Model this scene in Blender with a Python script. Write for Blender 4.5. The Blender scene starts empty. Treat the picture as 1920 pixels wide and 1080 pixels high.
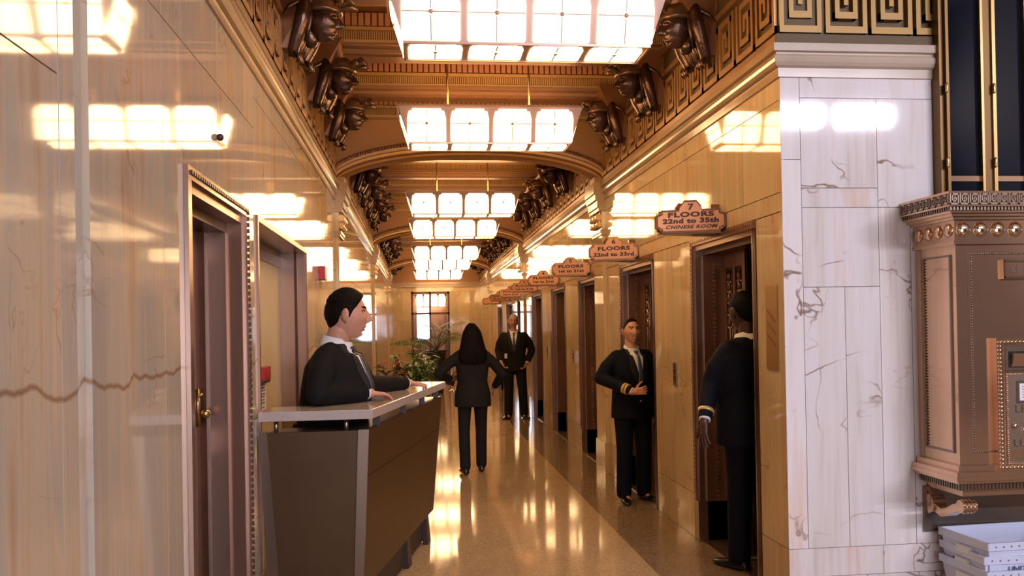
import bpy, bmesh, math, random
from mathutils import Vector, Matrix
from mathutils.bvhtree import BVHTree
random.seed(7)
SC = bpy.context.scene
COL = SC.collection
PI = math.pi

# ------------------------------------------------------------------ camera
YAW, PITCH, ROLL = 0.108507, 0.0075163, -0.0181255
cy_, sy_, cp_, sp_ = math.cos(YAW), math.sin(YAW), math.cos(PITCH), math.sin(PITCH)
fw = Vector((sy_*cp_, cy_*cp_, sp_)); rt = Vector((cy_, -sy_, 0)); up = rt.cross(fw)
cr_, sr_ = math.cos(ROLL), math.sin(ROLL)
rt2 = rt*cr_ + up*sr_; up2 = -rt*sr_ + up*cr_
cam_d = bpy.data.cameras.new('camera'); cam = bpy.data.objects.new('camera', cam_d); COL.objects.link(cam)
cam.matrix_world = Matrix(((rt2.x, up2.x, -fw.x, 0), (rt2.y, up2.y, -fw.y, 0), (rt2.z, up2.z, -fw.z, 1.6), (0, 0, 0, 1)))
cam_d.lens = 30.0; cam_d.sensor_width = 36; cam_d.shift_y = 0.0329; cam_d.clip_start = 0.02
SC.camera = cam
# ------------------------------------------------------------------ world, daylight, exposure
w = bpy.data.worlds.new('sky'); SC.world = w; w.use_nodes = True
bg = w.node_tree.nodes['Background']; bg.inputs[0].default_value = (.62, .76, 1, 1); bg.inputs[1].default_value = 1.0
def area(name, loc, rot, sx, sy, power, col):
    l = bpy.data.lights.new(name, 'AREA'); l.shape = 'RECTANGLE'; l.size = sx; l.size_y = sy; l.energy = power; l.color = col
    o = bpy.data.objects.new(name, l); o.location = loc; o.rotation_euler = rot; COL.objects.link(o); return o
DAY = (.84, .80, .97)
area('daylight_upper_windows', (6.3, -7.25, 5.72), (PI/2, 0, 0), 6.6, .7, 3300, DAY)       # sky light through the lobby's high windows
area('fill_street_doors', (2.6, -7.25, 1.5), (PI/2, 0, 0), 4.4, 2.4, 300, DAY)          # added fill light, set outside the unseen street doors
area('daylight_far_entrance', (.18, 32.2, 1.85), (PI/2, 0, PI), .5, 1.2, 60, (.8, .88, 1))     # sky light through the far entrance
SC.view_settings.view_transform = 'Standard'; SC.view_settings.look = 'None'
SC.view_settings.gamma = 1; SC.view_settings.use_curve_mapping = False; SC.view_settings.exposure = 0.0
SC.cycles.max_bounces = 7; SC.cycles.glossy_bounces = 4; SC.cycles.diffuse_bounces = 4; SC.cycles.transmission_bounces = 4
SC.cycles.caustics_reflective = False; SC.cycles.caustics_refractive = False
SC.cycles.sample_clamp_indirect = 6; SC.cycles.use_denoising = True
LAMP_E = 16.0
LAMP_C = (1, .62, .29)

# ------------------------------------------------------------------ materials
def mat(name, col=(.5, .5, .5), rough=.5, metal=0, emit=None, es=0, coat=0, bump=0, bscale=60, ior=1.5, trans=0, var=0, vscale=8, vstretch=(1, 1, 1), sheen=0, spec=.5):
    m = bpy.data.materials.new(name); m.use_nodes = True; nt = m.node_tree; N = nt.nodes; L = nt.links
    b = N['Principled BSDF']; b.inputs['Base Color'].default_value = (*col, 1); b.inputs['Roughness'].default_value = rough
    b.inputs['Metallic'].default_value = metal; b.inputs['IOR'].default_value = ior; b.inputs['Specular IOR Level'].default_value = spec; b.inputs['Coat Weight'].default_value = coat
    b.inputs['Transmission Weight'].default_value = trans
    if emit: b.inputs['Emission Color'].default_value = (*emit, 1); b.inputs['Emission Strength'].default_value = es
    if bump or var:
        g = N.new('ShaderNodeTexCoord'); mp = N.new('ShaderNodeMapping'); mp.inputs['Scale'].default_value = vstretch
        L.new(g.outputs['Object'], mp.inputs[0])
    if var:
        n = N.new('ShaderNodeTexNoise'); n.inputs['Scale'].default_value = vscale; n.inputs['Detail'].default_value = 5
        L.new(mp.outputs[0], n.inputs['Vector'])
        mx = N.new('ShaderNodeMix'); mx.data_type = 'RGBA'
        mx.inputs[6].default_value = (*[c*(1-var) for c in col], 1); mx.inputs[7].default_value = (*[min(1, c*(1+var)) for c in col], 1)
        L.new(n.outputs['Fac'], mx.inputs[0]); L.new(mx.outputs[2], b.inputs['Base Color'])
    if bump:
        n = N.new('ShaderNodeTexNoise'); n.inputs['Scale'].default_value = bscale; n.inputs['Detail'].default_value = 4
        L.new(mp.outputs[0], n.inputs['Vector'])
        bp = N.new('ShaderNodeBump'); bp.inputs['Strength'].default_value = bump; bp.inputs['Distance'].default_value = .01
        L.new(n.outputs['Fac'], bp.inputs['Height']); L.new(bp.outputs[0], b.inputs['Normal'])
    return m

def ramp(nt, stops):
    r = nt.nodes.new('ShaderNodeValToRGB'); e = r.color_ramp.elements
    while len(e) < len(stops): e.new(.5)
    for i, (p, c) in enumerate(stops): e[i].position = p; e[i].color = (*c, 1)
    return r

def geo_src(nt, geo):
    v = nt.nodes.new('ShaderNodeVectorMath'); v.operation = 'ADD'; nt.links.new(geo.outputs['Position'], v.inputs[0]); return v
def marble(name, stops, veincol, rough=.05, veinamt=.75, tint=.10, ior=1.6, crack=False, vw=1.0, vd=.9):
    m = bpy.data.materials.new(name); m.use_nodes = True; nt = m.node_tree; N = nt.nodes; L = nt.links
    b = N['Principled BSDF']; geo = N.new('ShaderNodeNewGeometry'); at = N.new('ShaderNodeAttribute'); at.attribute_name = 'slab'
    sc = N.new('ShaderNodeVectorMath'); sc.operation = 'SCALE'; sc.inputs[0].default_value = (13.1, 7.7, 5.3); L.new(at.outputs['Fac'], sc.inputs['Scale'])
    ad = N.new('ShaderNodeVectorMath'); ad.operation = 'ADD'; L.new(geo.outputs['Position'], ad.inputs[0]); L.new(sc.outputs[0], ad.inputs[1])
    def noise(scale, s, det=5, dist=0, src=None):
        mp = N.new('ShaderNodeMapping'); mp.inputs['Scale'].default_value = s; L.new((src or ad).outputs[0], mp.inputs[0])
        n = N.new('ShaderNodeTexNoise'); n.inputs['Scale'].default_value = scale; n.inputs['Detail'].default_value = det; n.inputs['Distortion'].default_value = dist
        L.new(mp.outputs[0], n.inputs['Vector']); return n
    n1 = noise(5.5, (1, 1, .12), 6, .5); n2 = noise(34, (1, 1, .03), 4, .3)
    mx = N.new('ShaderNodeMath'); mx.operation = 'MULTIPLY_ADD'; mx.inputs[1].default_value = .3; L.new(n2.outputs['Fac'], mx.inputs[0])
    m2 = N.new('ShaderNodeMath'); m2.operation = 'MULTIPLY'; m2.inputs[1].default_value = .8; L.new(n1.outputs['Fac'], m2.inputs[0]); L.new(m2.outputs[0], mx.inputs[2])
    r = ramp(nt, stops); L.new(mx.outputs[0], r.inputs[0])
    # veins: thin lines where a broad noise crosses its middle
    def vein(scale, s, wd, msk):
        v = noise(scale, s, 4, vd)
        a = N.new('ShaderNodeMath'); a.operation = 'SUBTRACT'; a.inputs[1].default_value = .5; L.new(v.outputs['Fac'], a.inputs[0])
        c = N.new('ShaderNodeMath'); c.operation = 'ABSOLUTE'; L.new(a.outputs[0], c.inputs[0])
        d = N.new('ShaderNodeMapRange'); d.inputs['From Min'].default_value = 0; d.inputs['From Max'].default_value = wd; d.inputs['To Min'].default_value = 1; d.inputs['To Max'].default_value = 0
        L.new(c.outputs[0], d.inputs[0])
        k = noise(2.3, (1, 1, 1), 2); kr = N.new('ShaderNodeMapRange'); kr.inputs['From Min'].default_value = msk; kr.inputs['From Max'].default_value = msk+.12
        L.new(k.outputs['Fac'], kr.inputs[0])
        q = N.new('ShaderNodeMath'); q.operation = 'MULTIPLY'; L.new(d.outputs[0], q.inputs[0]); L.new(kr.outputs[0], q.inputs[1]); return q
    va = vein(1.5, (.8, .8, 1.6), .008*vw, .50); vb = vein(2.6, (1, 1, .5), .006*vw, .55)
    s = N.new('ShaderNodeMath'); s.operation = 'MAXIMUM'; L.new(va.outputs[0], s.inputs[0]); L.new(vb.outputs[0], s.inputs[1])
    if crack:      # the long rusty crack that runs across the slabs at chest height
        sx = N.new('ShaderNodeSeparateXYZ'); L.new(geo.outputs['Position'], sx.inputs[0])
        cn = noise(3.2, (1, 1, 0), 4, .6, geo_src(nt, geo)); c1 = N.new('ShaderNodeMath'); c1.operation = 'MULTIPLY_ADD'; c1.inputs[1].default_value = .16; c1.inputs[2].default_value = 1.385
        L.new(cn.outputs['Fac'], c1.inputs[0]); c2 = N.new('ShaderNodeMath'); c2.operation = 'SUBTRACT'; L.new(sx.outputs['Z'], c2.inputs[0]); L.new(c1.outputs[0], c2.inputs[1])
        c3 = N.new('ShaderNodeMath'); c3.operation = 'ABSOLUTE'; L.new(c2.outputs[0], c3.inputs[0])
        c4 = N.new('ShaderNodeMapRange'); c4.inputs['From Min'].default_value = .002; c4.inputs['From Max'].default_value = .011; c4.inputs['To Min'].default_value = 1.5; c4.inputs['To Max'].default_value = 0; L.new(c3.outputs[0], c4.inputs[0])
        s0 = s; s = N.new('ShaderNodeMath'); s.operation = 'MAXIMUM'; L.new(s0.outputs[0], s.inputs[0]); L.new(c4.outputs[0], s.inputs[1])
    s2 = N.new('ShaderNodeMath'); s2.operation = 'MULTIPLY'; s2.inputs[1].default_value = veinamt; L.new(s.outputs[0], s2.inputs[0])
    mixv = N.new('ShaderNodeMix'); mixv.data_type = 'RGBA'; L.new(s2.outputs[0], mixv.inputs[0]); L.new(r.outputs[0], mixv.inputs[6]); mixv.inputs[7].default_value = (*veincol, 1)
    hs = N.new('ShaderNodeHueSaturation'); vr = N.new('ShaderNodeMapRange'); vr.inputs['To Min'].default_value = 1-tint; vr.inputs['To Max'].default_value = 1+tint*.6
    L.new(at.outputs['Fac'], vr.inputs[0]); L.new(vr.outputs[0], hs.inputs['Value']); L.new(mixv.outputs[2], hs.inputs['Color'])
    L.new(hs.outputs[0], b.inputs['Base Color']); b.inputs['Roughness'].default_value = rough; b.inputs['IOR'].default_value = ior
    nb = noise(3.5, (1, 1, .35), 2, 0, geo if False else None)
    bp = N.new('ShaderNodeBump'); bp.inputs['Strength'].default_value = .03; bp.inputs['Distance'].default_value = .02
    L.new(nb.outputs['Fac'], bp.inputs['Height']); L.new(bp.outputs[0], b.inputs['Normal'])
    return m

M = {}
ONYX = [(.30, (.50, .28, .14)), (.42, (.63, .41, .22)), (.50, (.68, .50, .29)), (.58, (.60, .48, .30)), (.66, (.74, .52, .31)), (.78, (.78, .61, .38))]
M['onyx_left'] = marble('grey_honey_onyx_cracked', [(.30, (.44, .29, .19)), (.42, (.56, .41, .27)), (.50, (.59, .48, .34)), (.58, (.50, .45, .36)), (.66, (.64, .48, .33)), (.78, (.68, .56, .42))], (.28, .12, .05), tint=.12, veinamt=.5, crack=True)
M['onyx'] = marble('honey_onyx', ONYX, (.30, .14, .06), tint=.14, veinamt=.7)
M['pale'] = marble('onyx_daylit', [(.28, (.55, .42, .34)), (.40, (.70, .62, .56)), (.52, (.80, .75, .70)), (.62, (.84, .79, .77)), (.74, (.80, .62, .50))], (.24, .13, .07), tint=.08, rough=.045, veinamt=.95, vw=1.2, vd=.3)  # paler copy of the honey onyx, daylight put into the colour
M['joint'] = mat('marble_joint', (.05, .035, .03), .7)
M['cornice'] = mat('cornice_marble', (.42, .28, .15), .2, bump=.05, bscale=12, var=.25, vscale=3, ior=1.6)
M['cornice_pale'] = mat('cornice_marble_daylit', (.52, .42, .31), .14, var=.18, vscale=4, ior=1.6)  # lighter copy of the cornice marble, tinted for the daylit lobby face
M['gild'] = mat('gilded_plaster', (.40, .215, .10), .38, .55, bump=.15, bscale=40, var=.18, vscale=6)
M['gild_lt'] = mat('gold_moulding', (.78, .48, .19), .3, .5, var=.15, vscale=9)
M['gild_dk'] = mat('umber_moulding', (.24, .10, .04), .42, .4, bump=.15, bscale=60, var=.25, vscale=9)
M['rose'] = mat('rose_plaster', (.58, .25, .13), .5, .1, var=.15)
M['cove'] = mat('ochre_plaster', (.38, .185, .08), .55, .15, var=.12, vscale=3)
M['statue'] = mat('statue_bronze', (.085, .045, .028), .27, .75, bump=.3, bscale=45, var=.4, vscale=7)
M['statue_lt'] = mat('statue_bronze_rubbed', (.19, .11, .06), .28, .75, bump=.25, bscale=60, var=.35, vscale=9)
M['bronze'] = mat('door_bronze', (.33, .185, .12), .28, .75, bump=.05, bscale=20, var=.2, vscale=3, vstretch=(3, 3, .3))
M['bronze_lt'] = mat('door_bronze_bright', (.48, .33, .25), .25, .85, var=.15, vscale=4, vstretch=(3, 3, .3))
M['bronze_dk'] = mat('door_bronze_dark', (.10, .045, .026), .35, .7, var=.3, vscale=8)
M['brass'] = mat('polished_brass', (.55, .37, .15), .28, 1)
M['box_bronze'] = mat('letter_box_bronze', (.72, .46, .30), .11, .86, var=.10, vscale=3)
M['box_dk'] = mat('letter_box_ornament', (.26, .20, .15), .3, .9)
M['dark'] = mat('dark_void', (.012, .009, .008), .8)
M['glassdk'] = mat('chute_glass', (.006, .008, .014), .05, 0, ior=1.35)
M['copper'] = mat('sign_copper', (.95, .50, .29), .14, .35, var=.06)
M['copper_dk'] = mat('sign_rim', (.36, .18, .10), .25, .85)
M['ink'] = mat('sign_lettering', (.05, .018, .012), .5)
M['lampframe'] = mat('lamp_frame_metal', (.50, .33, .25), .35, .6)
M['lamptop'] = mat('lamp_top_uplight', (.9, .85, .75), .4, emit=LAMP_C, es=LAMP_E*.4)  # unseen glowing plate on each lamp, added to brighten the ceiling
M['lampglass'] = mat('lit_lamp_glass', (.9, .85, .75), .4, emit=LAMP_C, es=LAMP_E)
M['white'] = mat('white_enamel', (.8, .8, .78), .4)
M['red'] = mat('red_plastic', (.45, .02, .02), .35)
M['cream'] = mat('cream_paint', (.62, .50, .30), .55, var=.04)
M['cream_lt'] = mat('cream_paint_light', (.74, .62, .42), .5)
M['ceil'] = mat('lobby_ceiling_paint', (.22, .15, .10), .8)
M['lobby'] = mat('lobby_plaster', (.26, .22, .18), .7)
M['desk'] = mat('desk_bronze_panel', (.090, .046, .017), .42, .35, bump=.04, bscale=200, var=.22, vscale=3)
M['desk_metal'] = mat('desk_brushed_metal', (.30, .23, .17), .32, .9)
M['desk_dk'] = mat('desk_dark_plinth', (.03, .018, .014), .5)
M['desk_top'] = mat('desk_stone_top', (.50, .42, .36), .10, var=.12, vscale=40, ior=1.6)
M['suit'] = mat('black_suit_cloth', (.010, .009, .009), .75, bump=.25, bscale=9, spec=.12)
M['suit_b'] = mat('navy_uniform_cloth', (.006, .007, .013), .7, bump=.25, bscale=9, spec=.12)
M['suit_g'] = mat('charcoal_suit_cloth', (.016, .014, .013), .8, bump=.25, bscale=9, spec=.12)
M['lapel'] = mat('lapel_cloth', (.014, .013, .015), .6, spec=.25)
M['shirt'] = mat('white_shirt', (.78, .76, .74), .7)
M['tie'] = mat('black_tie', (.02, .018, .025), .4)
M['tie_b'] = mat('striped_blue_tie', (.07, .08, .14), .4, var=.5, vscale=60)
M['shoe'] = mat('black_shoe_leather', (.012, .011, .012), .2)
M['gold'] = mat('gold_braid', (.72, .50, .16), .4, .35)
M['skin'] = mat('skin_light', (.56, .27, .17), .5, var=.08, vscale=14)
M['skin_as'] = mat('skin_tan', (.62, .31, .18), .42, var=.08, vscale=14)
M['skin_dk'] = mat('skin_dark', (.075, .033, .02), .45)
M['lip'] = mat('lips', (.36, .10, .08), .4)
M['lip_dk'] = mat('lips_dark', (.09, .03, .025), .4)
M['teeth'] = mat('teeth', (.8, .76, .68), .3)
M['eye'] = mat('eye_white', (.55, .5, .46), .2)
M['iris'] = mat('iris_dark', (.02, .012, .01), .15)
M['hair'] = mat('black_hair', (.008, .005, .004), .6, bump=.6, bscale=70, spec=.06, vstretch=(1, 1, .3))
M['hair_g'] = mat('grey_hair', (.36, .32, .28), .6, bump=.4, bscale=80)
M['leaf'] = mat('palm_leaf', (.12, .22, .05), .4, var=.4, vscale=5)
M['leaf_lt'] = mat('bright_leaf', (.26, .38, .09), .4, var=.4, vscale=5)
M['leaf_red'] = mat('red_leaf', (.32, .09, .04), .4, var=.4, vscale=5)
M['stem'] = mat('plant_stem', (.12, .09, .04), .7)
M['soil'] = mat('potting_soil', (.02, .013, .01), .9)
M['pot'] = mat('dark_planter', (.022, .018, .016), .3)
M['steel'] = mat('polished_steel', (.75, .72, .74), .14, 1)
M['tub'] = mat('mail_tub_plastic', (.62, .66, .80), .45, var=.05)
M['tub_ink'] = mat('tub_print', (.16, .18, .30), .6)
M['paper'] = mat('white_paper', (.8, .8, .76), .7)

M['key_front'] = mat('key_frieze_gold', (.30, .175, .04), .45, .3, var=.12)
M['key_back'] = mat('key_frieze_ground', (.11, .062, .02), .6, .1)
M['key_side'] = mat('key_frieze_ochre', (.42, .22, .08), .42, .35, var=.12)
M['clear'] = mat('entrance_glass', (.9, .95, 1), .0, trans=1, ior=1.05)
M['brass_mat'] = mat('brass_plate', (.50, .30, .12), .3, .7)
M['desk_metal_dk'] = mat('desk_leg_metal', (.09, .06, .05), .35, .8)
M['brass_dk'] = mat('antique_brass', (.17, .095, .035), .38, .8)
M['box_bright'] = mat('polished_boss', (.80, .62, .42), .12, 1)
M['box_bronze_lt'] = mat('letter_plate', (.52, .40, .30), .28, .9)

def floor_mat(name, c1, c2, rough):
    m = bpy.data.materials.new(name); m.use_nodes = True; nt = m.node_tree; N = nt.nodes; L = nt.links; b = N['Principled BSDF']
    geo = N.new('ShaderNodeNewGeometry'); n = N.new('ShaderNodeTexVoronoi'); n.inputs['Scale'].default_value = 95; L.new(geo.outputs['Position'], n.inputs['Vector'])
    n2 = N.new('ShaderNodeTexNoise'); n2.inputs['Scale'].default_value = 2.2; n2.inputs['Detail'].default_value = 6; L.new(geo.outputs['Position'], n2.inputs['Vector'])
    a = N.new('ShaderNodeMath'); a.operation = 'MULTIPLY_ADD'; a.inputs[1].default_value = .55
    sp = N.new('ShaderNodeSeparateColor'); L.new(n.outputs['Color'], sp.inputs[0]); L.new(sp.outputs[0], a.inputs[0])
    h = N.new('ShaderNodeMath'); h.operation = 'MULTIPLY'; h.inputs[1].default_value = .45; L.new(n2.outputs['Fac'], h.inputs[0]); L.new(h.outputs[0], a.inputs[2])
    r = ramp(nt, [(.15, c1), (.75, c2)]); L.new(a.outputs[0], r.inputs[0]); L.new(r.outputs[0], b.inputs['Base Color'])
    b.inputs['Roughness'].default_value = rough; b.inputs['IOR'].default_value = 1.6
    nb = N.new('ShaderNodeTexNoise'); nb.inputs['Scale'].default_value = 3.0; L.new(geo.outputs['Position'], nb.inputs['Vector'])
    bp = N.new('ShaderNodeBump'); bp.inputs['Strength'].default_value = .04; bp.inputs['Distance'].default_value = .01
    L.new(nb.outputs['Fac'], bp.inputs['Height']); L.new(bp.outputs[0], b.inputs['Normal'])
    return m
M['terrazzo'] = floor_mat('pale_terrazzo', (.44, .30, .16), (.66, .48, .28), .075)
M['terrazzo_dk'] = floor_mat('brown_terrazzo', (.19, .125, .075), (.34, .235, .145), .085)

# ------------------------------------------------------------------ mesh helpers
class MB:
    def __init__(s): s.bm = bmesh.new(); s.mats = []; s.lay = s.bm.faces.layers.float.new('slab')
    def mi(s, m):
        if m is None: return 0
        if m not in s.mats: s.mats.append(m)
        return s.mats.index(m)
    def face(s, vs, m=None, sl=0.0):
        try: f = s.bm.faces.new(vs)
        except ValueError: return None
        f.material_index = s.mi(m); f[s.lay] = sl; return f
    def box(s, x0, x1, y0, y1, z0, z1, m=None, sl=0.0, T=None):
        P = [Vector((x, y, z)) for z in (z0, z1) for y in (y0, y1) for x in (x0, x1)]
        if T: P = [T @ p for p in P]
        v = [s.bm.verts.new(p) for p in P]
        for q in ((0, 2, 3, 1), (4, 5, 7, 6), (0, 1, 5, 4), (2, 6, 7, 3), (0, 4, 6, 2), (1, 3, 7, 5)): s.face([v[i] for i in q], m, sl)
    def hexa(s, P, m=None, T=None):      # 8 corner points: bottom 4 ccw, top 4 ccw
        v = [s.bm.verts.new(T @ Vector(p) if T else p) for p in P]
        for q in ((3, 2, 1, 0), (4, 5, 6, 7), (0, 1, 5, 4), (1, 2, 6, 5), (2, 3, 7, 6), (3, 0, 4, 7)): s.face([v[i] for i in q], m)
    def prism(s, pts, ax, a0, a1, m=None, T=None):   # closed 2D outline swept along axis ax ('x','y','z')
        def mk(p, a):
            q = {'x': (a, p[0], p[1]), 'y': (p[0], a, p[1]), 'z': (p[0], p[1], a)}[ax]
            q = Vector(q); return s.bm.verts.new(T @ q if T else q)
        A = [mk(p, a0) for p in pts]; B = [mk(p, a1) for p in pts]; n = len(pts)
        s.face(A[::-1], m); s.face(B, m)
        for i in range(n): s.face([A[i], A[(i+1) % n], B[(i+1) % n], B[i]], m)
    def loft(s, rings, m=None, cap=True, closed=True, T=None):
        R = [[s.bm.verts.new(T @ Vector(p) if T else p) for p in r] for r in rings]; n = len(R[0])
        for a, b in zip(R, R[1:]):
            for i in range(n if closed else n-1): s.face([a[i], a[(i+1) % n], b[(i+1) % n], b[i]], m)
        if cap and closed: s.face(R[0][::-1], m); s.face(R[-1], m)
        return R
    def lathe(s, prof, c=(0, 0, 0), n=24, m=None, T=None, cap=True):
        s.loft([[Vector((c[0]+r*math.cos(2*PI*k/n), c[1]+r*math.sin(2*PI*k/n), c[2]+z)) for k in range(n)] for r, z in prof], m, cap, T=T)
    def tube(s, pts, rad, n=8, m=None, T=None):
        pts = [Vector(p) for p in pts]; R = []
        if not hasattr(rad, '__len__'): rad = [rad]*len(pts)
        prev = None
        for i, p in enumerate(pts):
            d = (pts[min(i+1, len(pts)-1)]-pts[max(i-1, 0)]).normalized()
            if prev is None: u = d.orthogonal().normalized()
            else: u = (prev-d*prev.dot(d)).normalized()
            prev = u; v = d.cross(u)
            R.append([p+(u*math.cos(2*PI*k/n)+v*math.sin(2*PI*k/n))*rad[i] for k in range(n)])
        s.loft(R, m, T=T)
    def ball(s, c, r, n=10, m=None, T=None, sc=(1, 1, 1)):
        c = Vector(c); R = []
        for j in range(1, n):
            t = PI*j/n; R.append([c+Vector((r*sc[0]*math.sin(t)*math.cos(2*PI*k/(n+2)), r*sc[1]*math.sin(t)*math.sin(2*PI*k/(n+2)), -r*sc[2]*math.cos(t))) for k in range(n+2)])
        s.loft(R, m, T=T)
    def cap(s, p0, p1, r0, r1, n=12, m=None):         # rounded cone
        p0, p1 = Vector(p0), Vector(p1); d = (p1-p0)
        if d.length < 1e-6: return
        d.normalize(); u = d.orthogonal().normalized(); v = d.cross(u); R = []
        for t in (-85, -60, -30, 0): R.append((p0+d*r0*math.sin(math.radians(t)), r0*math.cos(math.radians(t))))
        for t in (0, 30, 60, 85): R.append((p1+d*r1*math.sin(math.radians(t)), r1*math.cos(math.radians(t))))
        s.loft([[c+(u*math.cos(2*PI*k/n)+v*math.sin(2*PI*k/n))*r for k in range(n)] for c, r in R], m)
    def build(s, name, m=None, parent=None, smooth=False, bevel=0, **kw):
        me = bpy.data.meshes.new(name); bmesh.ops.recalc_face_normals(s.bm, faces=s.bm.faces); s.bm.to_mesh(me); s.bm.free()
        for x in ([m] if m else s.mats): me.materials.append(M[x] if isinstance(x, str) else x)
        if smooth: me.polygons.foreach_set('use_smooth', [True]*len(me.polygons))
        o = bpy.data.objects.new(name, me); COL.objects.link(o)
        if parent: o.parent = parent
        if bevel:
            b = o.modifiers.new('bevel', 'BEVEL'); b.width = bevel; b.segments = 2; b.limit_method = 'ANGLE'
        if smooth == 'auto':
            me.polygons.foreach_set('use_smooth', [True]*len(me.polygons))
            try: me.set_sharp_from_angle(angle=math.radians(35))
            except Exception: pass
        for k, v in kw.items(): o[k] = v
        return o
def thing(name, label, cat, loc=(0, 0, 0), rz=0, group=None, kind=None):
    o = bpy.data.objects.new(name, None); o.empty_display_size = .1; COL.objects.link(o); o.location = loc; o.rotation_euler = (0, 0, rz)
    o['label'] = label; o['category'] = cat
    if group: o['group'] = group
    if kind: o['kind'] = kind
    return o
def dup(root, loc, rz=None, label=None, group=None):
    r = root.copy(); COL.objects.link(r); r.location = loc
    if rz is not None: r.rotation_euler = (0, 0, rz)
    if label: r['label'] = label
    if group: r['group'] = group
    for ch in list(root.children):
        c = ch.copy(); COL.objects.link(c); c.parent = r
        for g in list(ch.children):
            d = g.copy(); COL.objects.link(d); d.parent = c
    return r
def S(mb, name, label=None, **k):
    o = mb.build(name, **k); o['kind'] = 'structure'
    if label: o['label'] = label
    return o
def text_verts(txt, size, sx=1.0, depth=.002, align='CENTER', shear=0, spacing=1.0, thick=0.0):
    c = bpy.data.curves.new('lettering', 'FONT'); c.body = txt; c.size = size; c.align_x = align; c.align_y = 'CENTER'; c.extrude = depth; c.shear = shear
    c.space_character = spacing; c.offset = thick; c.resolution_u = 3
    o = bpy.data.objects.new('lettering', c); COL.objects.link(o); dg = bpy.context.evaluated_depsgraph_get(); dg.update()
    me = bpy.data.meshes.new_from_object(o.evaluated_get(dg)); bpy.data.objects.remove(o)
    for v in me.vertices: v.co.x *= sx
    return me
def add_text(mb, txt, size, T, m=None, **k):
    me = text_verts(txt, size, **k); vs = [mb.bm.verts.new(T @ v.co) for v in me.vertices]
    for p in me.polygons: mb.face([vs[i] for i in p.vertices], m)
    bpy.data.meshes.remove(me)
# ------------------------------------------------------------------ dimensions of the place
XL, XR = -.86, 2.04; ZCC = 4.20
YC = 4.6                     # the corner where the corridor opens into the lobby
YE = 28.5                    # far end
ZD = 2.23                    # top of the door frames
ARCH = [9.15, 16.35, 24.0]
HEADS = [4.15, 5.48, 6.75, 7.95, 10.95, 12.25, 13.5, 14.8, 18.3, 19.7, 21.1, 22.5, 25.6, 26.9]
DOORS = [4.98+2.27*k for k in range(8)]
DW = 1.22

# ---- floor
mb = MB()
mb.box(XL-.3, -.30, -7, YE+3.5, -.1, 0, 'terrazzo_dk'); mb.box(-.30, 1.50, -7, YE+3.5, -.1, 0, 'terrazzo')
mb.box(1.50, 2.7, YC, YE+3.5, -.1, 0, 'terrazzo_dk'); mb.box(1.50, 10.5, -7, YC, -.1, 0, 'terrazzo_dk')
S(mb, 'floor', 'polished terrazzo floor of the corridor')

# ---- marble veneer walls
def slabs_x(mb, X, side, rects, m, th=.02):
    # rects: (y0,y1,z0,z1) on the plane X; side=+1 room lies at smaller x
    g = .0024
    for (y0, y1, z0, z1) in rects:
        a, b = (X, X+th) if side > 0 else (X-th, X)
        mb.box(a, b, y0+g, y1-g, z0+g, z1-g, m, random.random())
def slabs_y(mb, Y, rects, m, th=.02):
    g = .0016
    for (x0, x1, z0, z1) in rects: mb.box(x0+g, x1-g, Y, Y+th, z0+g, z1-g, m, random.random())
def cols(a, b, w):
    n = max(1, round((b-a)/w)); return [(a+(b-a)*i/n, a+(b-a)*(i+1)/n) for i in range(n)]

# right wall
mb = MB(); R = []
prev = YC
for d in DOORS+[YE]:
    for a, b in cols(prev, d, .5 if d-prev > .6 else .4):
        R += [(a, b, 0, .33), (a, b, .33, ZD)]
    prev = min(d+DW, YE)
for a, b in cols(YC, YE, 1.13): R.append((a, b, ZD+.001, 2.34))
for a, b in cols(YC, YE, .57): R += [(a, b, 2.34, 2.86)]
for a, b in cols(YC, YE, 1.7): R += [(a, b, 2.86, 3.0)]
slabs_x(mb, XR, 1, R, 'onyx')
pr = YC+.02
for d in DOORS+[YE]:
    mb.box(XR+.02, 2.8, pr if pr < YC+.1 else pr, d, 0, ZD, 'joint'); pr = d+DW
mb.box(XR+.02, 2.8, YC+.32, YE, ZD, 4.6, 'joint')
S(mb, 'wall_right', 'honey onyx corridor wall with the lift doors')

# left wall
mb = MB(); R = []
D1 = (3.27, 4.40); D2 = (4.68, 6.70)
def addL(a, b, zs):
    for z0, z1 in zip(zs, zs[1:]): R.append((a, b, z0, z1))
for a, b in cols(-6.9, 1.30, .9): addL(a, b, (0, .33, 2.23, 2.62, 3.0))
addL(1.30, 2.17, (0, .33, 2.235, 2.62, 3.0)); addL(2.17, 2.31, (0, 2.62, 3.0))
addL(2.41, 3.02, (0, 2.69, 3.0)); addL(3.02, D1[0], (0, 2.69, 3.0))
for a, b in cols(*D1, .56): addL(a, b, (ZD, 2.69, 3.0))
addL(D1[1], D2[0], (0, .33, 1.15, 2.69, 3.0))
for a, b in cols(*D2, .5): addL(a, b, (ZD, 2.86, 3.0))
for a, b in cols(D2[1], YE, .54): addL(a, b, (0, .33, 2.23, 2.86, 3.0))
slabs_x(mb, XL, -1, R, 'onyx_left')
mb.box(XL-.02, XL+.018, 2.312, 2.408, 0, 3.0, 'onyx_left', .37)
mb.box(XL-.4, XL-.02, -7, D1[0], 0, 4.6, 'joint'); mb.box(XL-.4, XL-.02, D1[1], D2[0], 0, 4.6, 'joint')
mb.box(XL-.4, XL-.02, D2[1], YE, 0, 4.6, 'joint'); mb.box(XL-.4, XL-.02, D1[0], D1[1], ZD, 4.6, 'joint'); mb.box(XL-.4, XL-.02, D2[0], D2[1], ZD, 4.6, 'joint')
mb.box(XL-.4, XL-.0, -7, 3.4, 4.6, 7.6, 'lobby')
S(mb, 'wall_left', 'honey onyx corridor wall behind the desk')

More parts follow.
